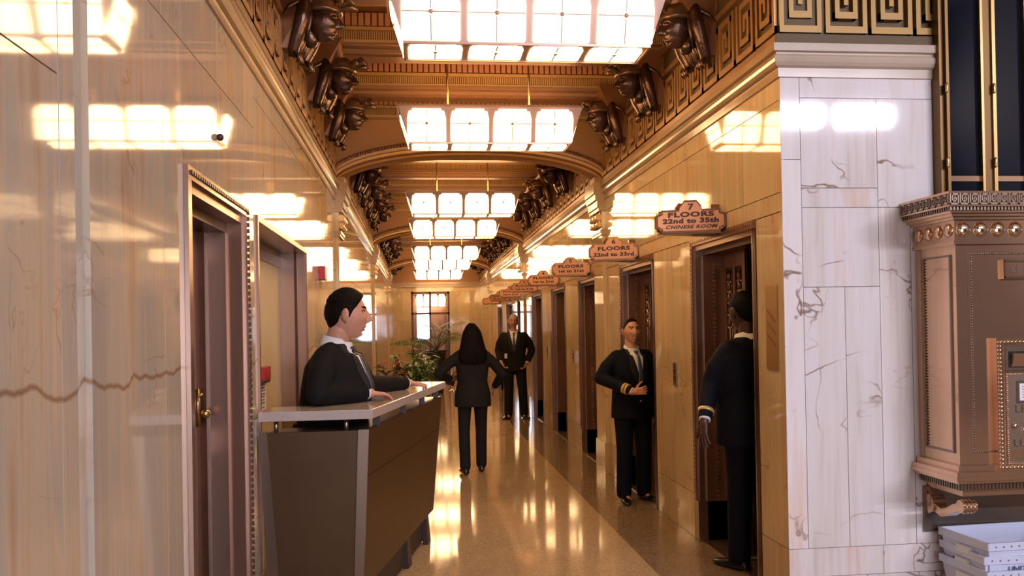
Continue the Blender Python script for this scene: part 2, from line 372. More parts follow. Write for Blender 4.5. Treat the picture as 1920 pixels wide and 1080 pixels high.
# front wall of the lobby, right of the corridor mouth
mb = MB()
R = [(XR, 2.155, .33, 2.52), (XR, 2.155, 2.52, 3.0), (XR, 2.6, .17, .33), (2.6, 2.96, .17, .33), (2.96, 4.6, .17, .33), (XR, 2.5, 0, .17), (2.5, 3.4, 0, .17), (3.4, 4.6, 0, .17),
     (2.155, 2.95, 2.87, 3.0), (2.155, 2.61, 2.36, 2.87), (2.61, 2.95, 2.25, 2.87), (2.155, 2.61, 2.25, 2.36), (2.155, 2.61, 1.80, 2.25), (2.155, 2.40, .33, 1.80), (2.40, 2.61, .33, 1.80),
     (2.61, 2.80, .33, 2.25), (2.80, 2.95, .33, 2.25), (2.95, 3.50, 0.33, 3.0), (3.5, 4.1, .33, 3.0), (4.1, 4.6, .33, 3.0)]
for a, b in cols(4.6, 10.4, .8): R += [(a, b, 0, .33), (a, b, .33, 2.36), (a, b, 2.36, 3.0)]
slabs_y(mb, YC, R, 'pale')
mb.box(XR+.021, 10.4, YC+.02, YC+.32, 0, 3.22, 'joint'); mb.box(XR+.299, 10.4, YC+.02, YC+.32, 3.22, 4.6, 'key_back')
mb.box(XL-.4, 10.4, YC+.02, YC+.3, 4.6, 7.6, 'lobby')
S(mb, 'wall_front', 'honey onyx wall tinted pale for daylight beside the mail chute')

# far end wall with an entrance opening
mb = MB(); EO = (-.25, 1.02, 2.86)
R = []
for a, b in cols(XL, EO[0], .32)+cols(EO[1], XR, .34): R += [(a, b, 0, .33), (a, b, .33, 1.9), (a, b, 1.9, 2.86)]
for a, b in cols(XL, XR, .48): R += [(a, b, 2.86, 3.0)]
slabs_y(mb, YE, R, 'onyx')
mb.box(XL-.4, EO[0], YE+.02, YE+.3, 0, 4.6, 'joint'); mb.box(EO[1], 2.8, YE+.02, YE+.3, 0, 4.6, 'joint'); mb.box(EO[0], EO[1], YE+.02, YE+.3, EO[2], 4.6, 'joint')
mb.box(XL-.4, EO[0]-.3, YE+.3, YE+3.5, 0, 3.6, 'cove'); mb.box(EO[1]+.4, 2.8, YE+.3, YE+3.5, 0, 3.6, 'cove')
mb.box(XL, -.08, YE+3.3, YE+3.5, 0, 3.6, 'bronze'); mb.box(.44, 2.0, YE+3.3, YE+3.5, 0, 3.6, 'bronze'); mb.box(-.08, .44, YE+3.3, YE+3.5, 0, 1.2, 'bronze'); mb.box(-.08, .44, YE+3.3, YE+3.5, 2.5, 3.6, 'bronze')
S(mb, 'wall_end', 'panelled onyx wall at the far end of the corridor')

# lobby shell behind the viewer
mb = MB()
yb = -7.0
wins = [(3.2, 4.7), (4.9, 6.4), (6.6, 8.1), (8.3, 9.6)]
mb.box(XL-.4, 10.4, yb-.2, yb, 5.98, 7.6, 'lobby'); mb.box(XL-.4, 10.4, yb-.2, yb, 2.8, 5.48, 'lobby')
xs = [XL-.4]+[v for q in wins for v in q]+[10.4]
for a, b in zip(xs[0::2], xs[1::2]): mb.box(a, b, yb-.2, yb, 5.48, 5.98, 'lobby')
mb.box(XL-.4, .4, yb-.2, yb, 0, 2.8, 'lobby'); mb.box(4.8, 10.4, yb-.2, yb, 0, 2.8, 'lobby')
S(mb, 'wall_back', 'lobby wall with the high windows')
mb = MB(); mb.box(10.4, 10.6, yb, YC, 0, 7.6, 'lobby'); S(mb, 'wall_side', 'side wall of the lobby')
mb = MB(); mb.box(XL-.4, 10.6, yb-.2, YC+.3, 7.6, 7.7, 'ceil'); S(mb, 'ceiling_lobby', 'high ceiling of the lobby')
for i, (a, b) in enumerate(wins):
    mb = MB()
    for x in (a, (a+b)/2-.03, b-.06): mb.box(x, x+.06, yb-.12, yb-.06, 5.48, 5.98)
    for z in (5.48, 5.92): mb.box(a, b, yb-.12, yb-.06, z, z+.06)
    S(mb, 'window_%d' % (i+1), 'high lobby window', m='bronze_dk')
mb = MB()
for x in (.4, 1.5, 2.55, 3.6, 4.7): mb.box(x, x+.1, yb-.15, yb-.05, 0, 2.8)
for z in (0, 1.0, 2.1, 2.7): mb.box(.4, 4.8, yb-.15, yb-.05, z, z+.1)
S(mb, 'door_street', 'glazed street doors of the lobby', m='bronze_dk')

# ---- marble cornice, along both walls and round the corner
def prof_sweep_y(mb, X, s, prof, y0, y1, m, yoff=0):   # prof: (out, z); s=+1 grows to +x, -1 to -x
    for (o0, z0), (o1, z1) in zip(prof, prof[1:]):
        v = [mb.bm.verts.new(p) for p in ((X+s*o0, y0, z0), (X+s*o0, y1, z0), (X+s*o1, y1, z1), (X+s*o1, y0, z1))]
        mb.face(v, m)
CP = [(0, 2.985), (.012, 2.985), (.012, 3.035), (.03, 3.045), (.042, 3.062), (.046, 3.08), (.042, 3.096), (.028, 3.108), (.028, 3.118), (.05, 3.122), (.05, 3.165), (0, 3.165)]
mb = MB(); prof_sweep_y(mb, XL, 1, CP, -6.9, YE, 'cornice'); S(mb, 'trim_1', 'marble cornice of the left corridor wall', smooth='auto')
mb = MB(); prof_sweep_y(mb, XR, -1, CP, YC-.0, YE, 'cornice'); S(mb, 'trim_2', 'marble cornice of the right corridor wall', smooth='auto')
mb = MB()
v0 = []
for (o0, z0), (o1, z1) in zip(CP, CP[1:]):
    mb.face([mb.bm.verts.new(p) for p in ((XR-o0, YC-o0, z0), (10.4, YC-o0, z0), (10.4, YC-o1, z1), (XR-o1, YC-o1, z1))], 'cornice_pale')
    mb.face([mb.bm.verts.new(p) for p in ((XR-o0, YC-o0, z0), (XR-o1, YC-o1, z1), (XR-o1, YC+.001, z1), (XR-o0, YC+.001, z0))], 'cornice')
S(mb, 'trim_3', 'marble cornice turning into the lobby')
mb = MB()
mb.box(XL, XR, YE-.03, YE, 3.17, ZCC, 'cove'); mb.box(XL, XR, YE-.05, YE, 3.0, 3.17, 'cornice'); mb.box(XL, XR, YE-.09, YE, 3.09, 3.13, 'cornice')
S(mb, 'trim_4', 'marble cornice over the far end wall')

# ---- Greek key frieze
KEY = [(.4, 6.6), (.4, .4), (6.6, .4), (6.6, 6.4), (2.0, 6.4), (2.0, 2.0), (5.0, 2.0), (5.0, 4.8), (3.5, 4.8), (3.5, 3.5)]
def key_unit(mb, place, w, h, d, m, th=.95, flip=False):
    P = [((x if not flip else 7-x)/7*w, y/7*h) for x, y in KEY]; t = th/7*w/2; tz = th/7*h/2
    for i, ((x0, y0), (x1, y1)) in enumerate(zip(P, P[1:])):
        place(mb, min(x0, x1)-t, max(x0, x1)+t, min(y0, y1)-tz, max(y0, y1)+tz, d*(1+.03*(i % 2)), m)
ZK0, ZK1 = 3.24, 3.60
for nm, X, s, y0 in (('trim_5', XL, 1, 1.2), ('trim_6', XR, -1, YC)):
    mb = MB()
    a, b = sorted((X, X-s*.3)); a = a
    mb.box(a, b, y0, YE, 3.165, 4.55, 'key_back')
    a, b = sorted((X, X+s*.02)); mb.box(a, b, y0, YE, 3.17, 3.225, 'gild')
    a, b = sorted((X, X+s*.035)); mb.box(a, b, y0-(.035 if s < 0 else 0), YE, 3.62, 3.66, 'gild')
    mb.box(a, b, y0, YE, 3.80, 3.86, 'gild_dk')
    n = int((YE-y0)/.31)
    def pl(m_, x0, x1, z0, z1, d, m, X=X, s=s):
        a, b = sorted((X, X+s*d)); m_.box(a, b, x0, x1, z0, z1, m)
    for i in range(n):
        yy = y0+.01+i*.31
        key_unit(mb, lambda m_, x0, x1, z0, z1, d, m, yy=yy: pl(m_, yy+x0, yy+x1, ZK0+z0, ZK0+z1, d, m), .27, ZK1-ZK0, .02, 'key_side', flip=i % 2, th=.75)
    S(mb, nm, 'gilded Greek key frieze along the corridor')
mb = MB()
mb.box(XR-.021, 10.4, YC-.02, YC, 3.1701, 3.2251, 'key_back')
for i in range(24):
    xx = XR+.0+i*.272
    def pf(m_, x0, x1, z0, z1, d, m, xx=xx): m_.box(xx+x0, xx+x1, YC-d+.02, YC+.03, 3.235+z0, 3.235+z1, m)
    key_unit(mb, pf, .25, .36, .035, 'key_front', th=.75, flip=i % 2)
S(mb, 'trim_7', 'gilded Greek key frieze above the lobby front wall')

# ---- corridor ceiling, beams with dentils
mb = MB(); ZB = 3.85; ZC = 4.20
mb.box(XL, XR, 3.2, YE, ZC, ZC+.3, 'gild'); mb.box(XL-.3, XR+.3, YE, YE+3.5, 3.4, 3.5, 'cove')
S(mb, 'ceiling', 'coffered corridor ceiling')
def band(mb, Y, s, far):   # mouldings on a vertical face at Y facing -y (s=-1) or +y
    def bx(d, z0, z1, m): a, b = sorted((Y, Y+s*d)); mb.box(XL, XR, a, b, z0, z1, m)
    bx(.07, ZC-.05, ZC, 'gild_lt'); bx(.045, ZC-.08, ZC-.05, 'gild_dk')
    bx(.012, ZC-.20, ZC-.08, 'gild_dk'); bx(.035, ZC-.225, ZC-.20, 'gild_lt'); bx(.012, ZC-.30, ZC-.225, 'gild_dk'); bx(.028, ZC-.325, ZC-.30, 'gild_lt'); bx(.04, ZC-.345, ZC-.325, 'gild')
    if s > 0: return
    st = .052; n = int((XR-XL)/st)
    for i in range(n): x = XL+i*st+.01; a, b = sorted((Y, Y+s*.03)); mb.box(x, x+.038, a, b, ZC-.19, ZC-.09, 'rose')
    st = .018 if not far else .036; n = int((XR-XL)/st)
    for i in range(n): x = XL+i*st+.003; a, b = sorted((Y, Y+s*.022)); mb.box(x, x+st*.55, a, b, ZC-.295, ZC-.23, 'gild_lt')
bi = 0
for h in HEADS:
    y0, y1 = h+.08, h+.44; mb = MB()
    mb.box(XL, XR, y0, y1, ZB, ZC, 'gild_dk')
    mb.box(XL, XR, y0+.05, y1-.05, ZB-.03, ZB, 'gild'); mb.box(XL, XR, y0+.10, y1-.10, ZB-.045, ZB-.03, 'gild_dk')
    band(mb, y0, -1, h > 16); band(mb, y1, 1, True); bi += 1
    S(mb, 'ceiling_beam', 'moulded transverse beam of the corridor ceiling')

def arch_z(x, rise=.30, zs=3.20):
    u = (x-(XL+XR)/2)/((XR-XL)/2); u = max(-1, min(1, u)); return zs+rise*(1-abs(u)**2.3)**.62
for k, ya in enumerate(ARCH):
    mb = MB(); n = 48; D = .46
    xs = [(XL+XR)/2-(XR-XL)/2*math.cos(PI*i/n) for i in range(n+1)]
    # spandrel (front and back faces), soffit
    for y, m in ((ya+.06, 'cove'), (ya+D-.06, 'cove')):
        for a, b in zip(xs, xs[1:]):
            mb.face([mb.bm.verts.new(p) for p in ((a, y, arch_z(a)), (b, y, arch_z(b)), (b, y, ZC), (a, y, ZC))], m)
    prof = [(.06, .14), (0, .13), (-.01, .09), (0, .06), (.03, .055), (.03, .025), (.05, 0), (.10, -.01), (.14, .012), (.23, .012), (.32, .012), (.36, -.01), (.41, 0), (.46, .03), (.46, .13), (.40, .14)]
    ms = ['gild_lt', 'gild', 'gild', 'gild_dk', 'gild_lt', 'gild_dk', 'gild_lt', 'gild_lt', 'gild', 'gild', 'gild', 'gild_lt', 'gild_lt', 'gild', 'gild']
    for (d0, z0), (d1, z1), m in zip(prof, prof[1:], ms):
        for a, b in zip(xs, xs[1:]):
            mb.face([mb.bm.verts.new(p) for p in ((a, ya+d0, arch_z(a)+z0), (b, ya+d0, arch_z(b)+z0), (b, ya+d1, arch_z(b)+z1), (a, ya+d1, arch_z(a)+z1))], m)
    # rope beads on the outer moulding
    nb = 110 if k == 0 else 60
    for i in range(1, nb):
        t = PI*i/nb; x = (XL+XR)/2-(XR-XL)/2*math.cos(t)*.995
        mb.ball((x, ya-.005, arch_z(x)+.105), .019, 5, 'gild_dk', sc=(.7, 1, 1.2))
    # moulding under the ceiling on the spandrel
    band(mb, ya+.06, -1, k > 0)
    S(mb, 'ceiling_arch', 'moulded ceiling arch across the corridor')
    # pilasters with console capitals
    for X, s, nm in ((XL, 1, 'left'), (XR, -1, 'right')):
        mb = MB()
        a, b = sorted((X, X+s*.035)); mb.box(a, b, ya, ya+D, .33, 3.0, 'onyx', .6)
        a, b = sorted((X, X+s*.05)); mb.box(a, b, ya-.01, ya+D+.01, 0, .33, 'onyx', .3)
        for z0, z1, d in ((2.60, 2.63, .05), (2.63, 2.66, .06), (2.86, 2.90, .075), (2.90, 2.98, .09), (2.98, 3.05, .11), (3.05, 3.17, .125)):
            a, b = sorted((X, X+s*d)); mb.box(a, b, ya-.02, ya+D+.02, z0, z1, 'cornice')
        for j in range(3):
            yy = ya+.08+j*.15
            for zc, r in ((2.80, .035), (2.72, .028)):
                mb.lathe([(r, -.045), (r, .045)], (0, 0, 0), 14, 'gild_lt', T=Matrix.Translation((X+s*.06, yy, zc)) @ Matrix.Rotation(PI/2, 4, 'X'))
            a, b = sorted((X, X+s*.05)); mb.box(a, b, yy-.04, yy+.04, 2.69, 2.86, 'cornice')
        a, b = sorted((X, X+s*.09)); mb.box(a, b, ya+.1, ya+.36, 3.17, 3.25, 'gild')
        S(mb, 'wall_pilaster', 'onyx pilaster with scrolled capital on the %s wall under an arch' % nm)

# ---- far entrance: dark bronze frame, glass, lamp and daylight behind
mb = MB(); x0, x1, zt = EO
for a, b in ((x0, x0+.07), (x1-.07, x1), (.34, .40)): mb.box(a, b, YE+.02, YE+.12, 0, zt, 'bronze_dk')
for z in (0, 2.10, zt-.07): mb.box(x0, x1, YE+.02, YE+.12, z, z+.07, 'bronze_dk')
d = S(mb, 'door_far', 'dark bronze framed glass entrance at the far end')
mb = MB(); mb.box(x0+.07, x1-.07, YE+.06, YE+.064, .07, zt-.07); g = mb.build('glass_pane', 'clear', d)
# ------------------------------------------------------------------ ceiling light fixtures
def plate_outline(w, h):     # notched glass outline, centred, in (u,v)
    P = [(-.96, -1), (.96, -1), (1, -.93), (1, .45), (.97, .5), (.97, .6), (.90, .88), (.72, .88), (.72, 1)]
    P = P+[(-x, y) for x, y in P[::-1] if True][:-2]
    P = [(-.96, -1), (.96, -1), (1, -.93), (1, .45), (.97, .5), (.97, .6), (.90, .86), (.74, .86), (.74, 1), (-.74, 1), (-.74, .86), (-.90, .86), (-.97, .6), (-.97, .5), (-1, .45), (-1, -.93)]
    return [(x*w/2, y*h/2) for x, y in P]
def make_lamp():
    t = thing('ceiling_light', 'x', 'ceiling light', (0, 0, 0))
    W0, D0, W1, D1, H = .70, .15, .79, .25, .29      # half sizes at bottom and top
    mb = MB()
    mb.hexa([(-W0, -D0, 0), (W0, -D0, 0), (W0, D0, 0), (-W0, D0, 0), (-W1, -D1, H), (W1, -D1, H), (W1, D1, H), (-W1, D1, H)], 'lampframe')
    mb.box(-W1-.012, W1+.012, -D1-.012, D1+.012, H, H+.015, 'lampframe')
    for x in (-W0-.006, W0-.006): mb.box(x, x+.012, -D0-.006, D0+.006, -.008, .006, 'lampframe')
    for y in (-D0-.006, D0-.006): mb.box(-W0, W0, y, y+.012, -.008, .006, 'lampframe')
    mb.box(-W1+.05, W1-.05, -D1+.04, D1-.04, H+.015, H+.018, 'lamptop')
    mb.build('lamp_frame', None, t)
    def plate(o, u, v, w, h, nm='glass_panel', cross=True):
        n = u.cross(v).normalized()
        T = Matrix(((u.x, v.x, n.x, o.x), (u.y, v.y, n.y, o.y), (u.z, v.z, n.z, o.z), (0, 0, 0, 1)))
        mb = MB(); mb.prism(plate_outline(w, h), 'z', .0005, .004, 'lampglass', T)
        p = mb.build(nm, None, t)
        if cross:
            b = MB()
            for a in ((-.004, .004, -h/2, h*.0), (-.004, .004, h*.12, h/2), (-w/2, -w*.04, -.004+h*.06, .004+h*.06), (w*.04, w/2, -.004+h*.06, .004+h*.06)):
                b.box(a[0], a[1], a[2], a[3], .004, .0065, 'lampframe', T=T)
            b.lathe([(.010, .004), (.014, .012), (.004, .018)], (0, h*.06, 0), 10, 'lampframe', T=T)
            b.build('glazing_bar', None, p)
    sl = math.hypot(H, D1-D0)
    for i in range(4):
        for s in (-1, 1):
            a = (i-1.5)*2*W0/4
            u = Vector((1, 0, 0))*(-s); v = Vector((0, s*(D1-D0), H)).normalized()
            c = Vector((a*1.05, s*(D0+D1)/2, H/2-.005))
            plate(c, u, v, .325, sl*.90)
        plate(Vector(((i-1.5)*2*W0/4, 0, 0)), Vector((1, 0, 0)), Vector((0, -1, 0)), .31, .25)
    for s in (-1, 1):
        v = Vector((s*(W1-W0), 0, H)).normalized()
        plate(Vector((s*(W0+W1)/2, 0, H/2-.005)), Vector((0, s, 0)), v, .30, sl*.72)
    for x in (-.36, .36):
        b = MB(); b.tube([(x, 0, H+.01), (x, 0, ZC-3.215)], .009, 8, 'brass'); b.lathe([(.03, ZC-3.235), (.03, ZC-3.216)], (x, 0, 0), 12, 'brass'); b.build('hanging_rod', None, t, smooth=True)
    return t
LX = .645
lamps = [(4.93, 'lit glass box lamp nearest the lobby, largest, above the front of the desk'),
         (7.5, 'second lit glass box lamp from the lobby, hanging just before the first ceiling arch'),
         (12.05, 'third lit glass box lamp from the lobby, first beyond the first arch'),
         (14.95, 'fourth lit glass box lamp from the lobby, hanging just before the second arch'),
         (19.6, 'fifth lit glass box lamp from the lobby, first beyond the second arch'),
         (22.9, 'sixth lit glass box lamp from the lobby, just before the third arch'),
         (27.3, 'last lit glass box lamp, nearest the far end wall')]
L0 = make_lamp()
for i, (y, lb) in enumerate(lamps):
    t = L0 if i == 0 else dup(L0, (0, 0, 0))
    t.location = (LX, y, 3.205); t['label'] = lb; t['group'] = 'lit glass box lamps along the corridor ceiling'
t = dup(L0, (.42, 30.3, 2.40)); t.scale = (.7, .7, 1.6); t['label'] = 'lit glass lamp seen through the far entrance above the palm'; t['group'] = 'lamps beyond the far entrance'
for c in list(t.children):
    if c.name.startswith('hanging_rod'): bpy.data.objects.remove(c)
mb = MB(); mb.box(-.01, .01, -.01, .01, .3, .62, 'brass'); mb.build('hanging_rod', None, t)

# ------------------------------------------------------------------ lift doors on the right wall
def lift_door(k, y, near):
    t = thing('door_%d' % (k+1), 'x', 'lift door', (XR, y, 0)); t['kind'] = 'structure'
    # local: x into the wall, y along the wall, z up
    m = MB(); H = ZD
    m.box(-.006, .05, 0, .045, 0, H, 'bronze_dk'); m.box(-.018, .05, DW-.045, DW, 0, H, 'bronze')
    m.box(-.0187, .05, -.0006, DW+.0006, H-.05, H+.0005, 'bronze')
    for a, b in ((.045, .075), (DW-.075, DW-.045)): m.box(.0, .10, a, b, 0, H-.05, 'bronze_lt')
    m.box(-.0007, .10, .0455, DW-.0455, H-.085, H-.05, 'bronze_lt')
    for a, b in ((.075, .10), (DW-.10, DW-.075)): m.box(.05, .22, a, b, 0, H-.085, 'bronze')
    m.box(.0493, .22, .0755, DW-.0755, H-.12, H-.085, 'bronze_dk')
    for a in (DW-.02,):
        if near:
            for i in range(60): m.box(-.024, -.016, a-.007, a+.007, .35+i*.031, .35+i*.031+.018, 'bronze_lt')
    if near:
        for i in range(38): m.box(-.024, -.016, .01+i*.032, .01+i*.032+.018, H-.03, H-.015, 'bronze_lt')
        for i in range(58):      # beads up the reveal
            m.box(.12, .14, DW-.105, DW-.098, .30+i*.031, .30+i*.031+.02, 'bronze_lt')
    m.box(.01, .25, .075, DW-.075, 0, .012, 'bronze_lt')
    m.box(-.02, .22, DW-.10, DW, 0, .30, 'bronze_lt')
    m.build('door_frame', None, t)
    open_ = (k == 0)
    leaves = [(DW-.10-.42, DW-.10)] if open_ else [(.10, DW/2), (DW/2, DW-.10)]
    for a, b in leaves:
        m = MB(); X = .22; w = b-a
        m.box(X, X+.035, a+.003, b-.003, .012, H-.12, 'bronze_dk')
        for q in ((a+.003, a+.055), (b-.055, b-.003), ((a+b)/2-.022, (a+b)/2+.022)): m.box(X-.018, X, q[0], q[1], .012, H-.12, 'bronze')
        for z in ((.012, .34), (H-.22, H-.12), (1.0, 1.06)): m.box(X-.016, X, a+.05, b-.05, z[0], z[1], 'bronze')
        lf = m.build('door_leaf', None, t)
        for c in ((a*.75+b*.25)+.006, (a*.25+b*.75)-.006):
            m = MB()
            for z0, z1 in ((.36, .98), (1.08, H-.24)):
                m.tube([(X-.012, c, z0), (X-.012, c, z1)], .010, 6, 'bronze_lt')
                for dy in (-.032, .032): m.tube([(X-.006, c+dy, z0), (X-.006, c+dy, z1)], .006, 6, 'bronze_lt')
            for z in (H-.29, H-.36, H-.44, H-.53, H-.62, 1.14, .92, .42):
                m.ball((X-.016, c, z), .026, 7, 'statue_lt', sc=(.6, 1, 1.25)); m.ball((X-.012, c-.03, z-.035), .012, 5, 'bronze_lt'); m.ball((X-.012, c+.03, z-.035), .012, 5, 'bronze_lt')
            m.build('door_ornament', None, lf, smooth=True)
    m = MB(); m.box(.26, .75, -.02, DW+.02, 0, H, None); 
    # car interior or shaft: open box
    m2 = MB(); m.bm.free()
    m2.box(.74, .76, 0, DW, 0, H, 'bronze_dk' if open_ else 'dark'); m2.box(.25, .76, -.02, .0, 0, H, 'bronze_dk' if open_ else 'dark'); m2.box(.25, .76, DW, DW+.02, 0, H, 'bronze_dk')
    m2.box(.25, .76, 0, DW, H, H+.02, 'dark'); m2.box(.25, .76, 0, DW, 0.0, .01, 'terrazzo_dk')
    if open_:
        for i in range(5): m2.box(.70, .74, .1+i*.22, .12+i*.22, .1, H-.1, 'bronze')
    m2.build('lift_car', None, t)
    if k < 6:
        m = MB(); m.box(-.012, 0, DW+.42, DW+.50, 1.12, 1.30, 'bronze_lt'); m.ball((-.014, DW+.46, 1.24), .012, 6, 'bronze_dk'); m.ball((-.014, DW+.46, 1.19), .012, 6, 'bronze_dk')
        c = m.build('call_button_plate', None, None); c.location = (XR, y, 0); c['label'] = ['first', 'second', 'third', 'fourth', 'fifth', 'sixth'][k]+' bronze call button plate from the lobby on the right pier'; c['category'] = 'call button'; c['group'] = 'call button plates between the lift doors'
    return t
ORD = ['first', 'second', 'third', 'fourth', 'fifth', 'sixth', 'seventh', 'eighth']
for k, y in enumerate(DOORS):
    t = lift_door(k, y, k < 3)
    t['label'] = ['open lift doorway nearest the lobby, dark car behind the tall man in uniform', 'second lift door from the lobby, behind the smiling man'][k] if k < 2 else ORD[k]+' lift door from the lobby, tall closed bronze leaves'

# ------------------------------------------------------------------ floor signs over the lift doors
def sign_outline(w, h, c=.035):
    return [(-w/2+c, -h/2), (w/2-c, -h/2), (w/2-c, -h/2+c*.5), (w/2, -h/2+c), (w/2, h/2-c), (w/2-c, h/2-c*.5), (w/2-c, h/2), (.075, h/2), (.07, h/2+.025), (.052, h/2+.045), (.04, h/2+.062), (-.04, h/2+.062), (-.052, h/2+.045), (-.07, h/2+.025), (-.075, h/2), (-w/2+c, h/2), (-w/2+c, h/2-c*.5), (-w/2, h/2-c), (-w/2, -h/2+c), (-w/2+c, -h/2+c*.5)]
def floor_sign(k, yc, num, lines):
    t = thing('floor_sign', 'hanging copper lift sign numbered %s, %s' % (num, ['nearest the lobby above the tall man', 'second from the lobby', 'third from the lobby', 'fourth from the lobby', 'fifth from the lobby', 'sixth from the lobby', 'seventh from the lobby', 'farthest one'][k]), 'sign', (XR, yc, 2.295), group='copper floor signs over the lift doors')
    tip = Vector((-.44, .0, 0)); 
    for s in (-1, 1):
        base = Vector((-.004, s*.15, 0)); tp = tip+Vector((0, s*.012, 0))
        u = (base-tp).normalized() if s < 0 else (tp-base).normalized()
        n = Vector((u.y, -u.x, 0)); c = (base+tp)/2; wd = (base-tp).length
        T = Matrix(((u.x, 0, n.x, c.x), (u.y, 0, n.y, c.y), (0, 1, 0, 0), (0, 0, 0, 1)))
        m = MB(); m.prism(sign_outline(wd, .155), 'z', -.012, .006, 'copper_dk', T)
        m.prism(sign_outline(wd-.028, .127, .032), 'z', .006, .009, 'copper', T)
        for x in (-wd/2+.03, wd/2-.03):
            for z in (-.055, .055): m.ball((0, 0, 0), .011, 6, 'brass', T=T @ Matrix.Translation((x, z, .010)))
        p = m.build('sign_face', None, t)
        if k < 7:
            m = MB()
            add_text(m, num, .056, T @ Matrix.Translation((0, .092, .009)), 'ink', sx=1.3, thick=.002)
            for tx, sz, y, sx, sh, th_ in lines: add_text(m, tx, sz, T @ Matrix.Translation((0, y, .009)), 'ink', sx=sx, shear=sh, thick=th_, spacing=1.1)
            q = m.build('lettering', None, p); q['label'] = 'dark brown sign lettering'
    m = MB(); m.prism([(-.43, -.01), (-.02, -.13), (-.0, -.13), (0, .13), (-.02, .13), (-.43, .01)], 'z', -.085, -.078, 'copper_dk'); m.box(-.06, 0, -.02, .02, .0, .12, 'copper_dk'); m.build('sign_bracket', None, t)
nums = ['7', '6', '5', '4', '3', '2', '1', '1']
l1 = [('FLOORS', .044, .042, 1.75, 0, .002), ('22nd to 35th', .042, .000, 1.5, 0, .0022), ('CHINESE ROOM', .032, -.040, 1.35, .3, .001)]
l2 = [('FLOORS', .048, .030, 1.6, 0, .0022), ('22nd to 33rd', .046, -.026, 1.38, 0, .0024)]
l3 = [('FLOORS', .048, .030, 1.6, 0, .0022), ('1st to 21st', .046, -.026, 1.38, 0, .0024)]
for k in range(8): floor_sign(k, DOORS[k]+DW/2+.03, nums[k], l1 if k == 0 else l2 if k == 1 else l3)

# ------------------------------------------------------------------ left doorways
t = thing('door_9', 'bronze framed service door on the left wall before the desk', 'door', (XL, D1[0], 0)); t['kind'] = 'structure'
w = D1[1]-D1[0]; m = MB()
for a, b, x0, x1, c in ((0, .05, -.05, .018, 'bronze_lt'), (w-.05, w, -.05, .018, 'bronze_lt'), (w-.095, w-.045, -.13, -.0, 'bronze'), (.045, .095, -.13, -.0, 'bronze'), (w-.13, w-.09, -.16, -.07, 'bronze_lt'), (w-.17, w-.12, -.26, -.16, 'bronze_dk'), (.09, .17, -.26, -.12, 'bronze_dk')):
    m.box(x0, x1, a, b, 0, ZD, c)
for z0, z1, x0, x1, c in ((ZD-.05, ZD+.0006, -.05, .0187, 'bronze_lt'), (ZD-.09, ZD-.0455, -.13, -.0007, 'bronze'), (ZD-.14, ZD-.0855, -.2605, -.0693, 'bronze_dk')): m.box(x0, x1, -.0006, w+.0006, z0, z1, c)
for i in range(62): m.box(.016, .026, w-.026, w-.012, .3+i*.031, .32+i*.031, 'bronze_dk')
for i in range(32): m.box(.016, .026, .03+i*.034, .05+i*.034, ZD-.03, ZD-.016, 'bronze_dk')
m.build('door_frame', None, t)
m = MB(); m.box(-.25, -.21, .16, w-.16, .01, ZD-.14, 'bronze_dk')
for a, b in ((.16, .26), (w-.26, w-.16)): m.box(-.21, -.19, a, b, .01, ZD-.14, 'bronze')
for z0, z1 in ((.01, .28), (1.0, 1.12), (ZD-.26, ZD-.14)): m.box(-.21, -.19, .26, w-.26, z0, z1, 'bronze')
for i in range(3): m.box(-.212, -.198, .31+i*.2, .33+i*.2, .3, ZD-.28, 'bronze_lt')
lf = m.build('door_leaf', None, t)
m = MB(); m.box(-.19, -.18, w-.235, w-.19, 1.16, 1.34, 'brass'); m.ball((-.155, w-.21, 1.22), .024, 8, 'brass'); m.tube([(-.18, w-.21, 1.22), (-.155, w-.21, 1.22)], .008, 8, 'brass'); m.ball((-.176, w-.21, 1.31), .011, 6, 'brass')
m.build('door_handle', None, lf, smooth=True)

t = thing('door_10', 'cream panelled alcove opening behind the desk on the left wall', 'doorway', (XL, D2[0], 0)); t['kind'] = 'structure'
w = D2[1]-D2[0]; m = MB()
m.box(-.20, .012, w-.03, w, 0, ZD, 'bronze'); m.box(-.20, .012, 0, .03, 0, ZD, 'bronze'); m.box(-.20, .0127, -.0006, w+.0006, ZD-.0305, ZD+.0005, 'bronze')
m.box(-.19, -.0, w-.045, w-.03, 0, ZD-.03, 'bronze_lt'); m.box(-.08, -.06, w-.06, w-.045, 0, ZD-.03, 'bronze_dk')
m.build('door_frame', None, t)
m = MB(); m.box(-.22, -.19, .0, w, 0, ZD, 'cream'); m.build('back_panel', None, t)
m = MB(); m.box(-.19, -.185, .04, w*.36, 1.62, ZD-.22, 'cream_lt'); m.build('light_panel', None, t)
m = MB(); m.box(-.19, -.184, .04, w-.05, ZD-.14, ZD-.06, 'bronze_dk'); m.build('top_rail', None, t)

def single(mb, name, label, cat, m=None, group=None, **k):
    o = mb.build(name, m, **k); o['label'] = label; o['category'] = cat
    if group: o['group'] = group
    return o
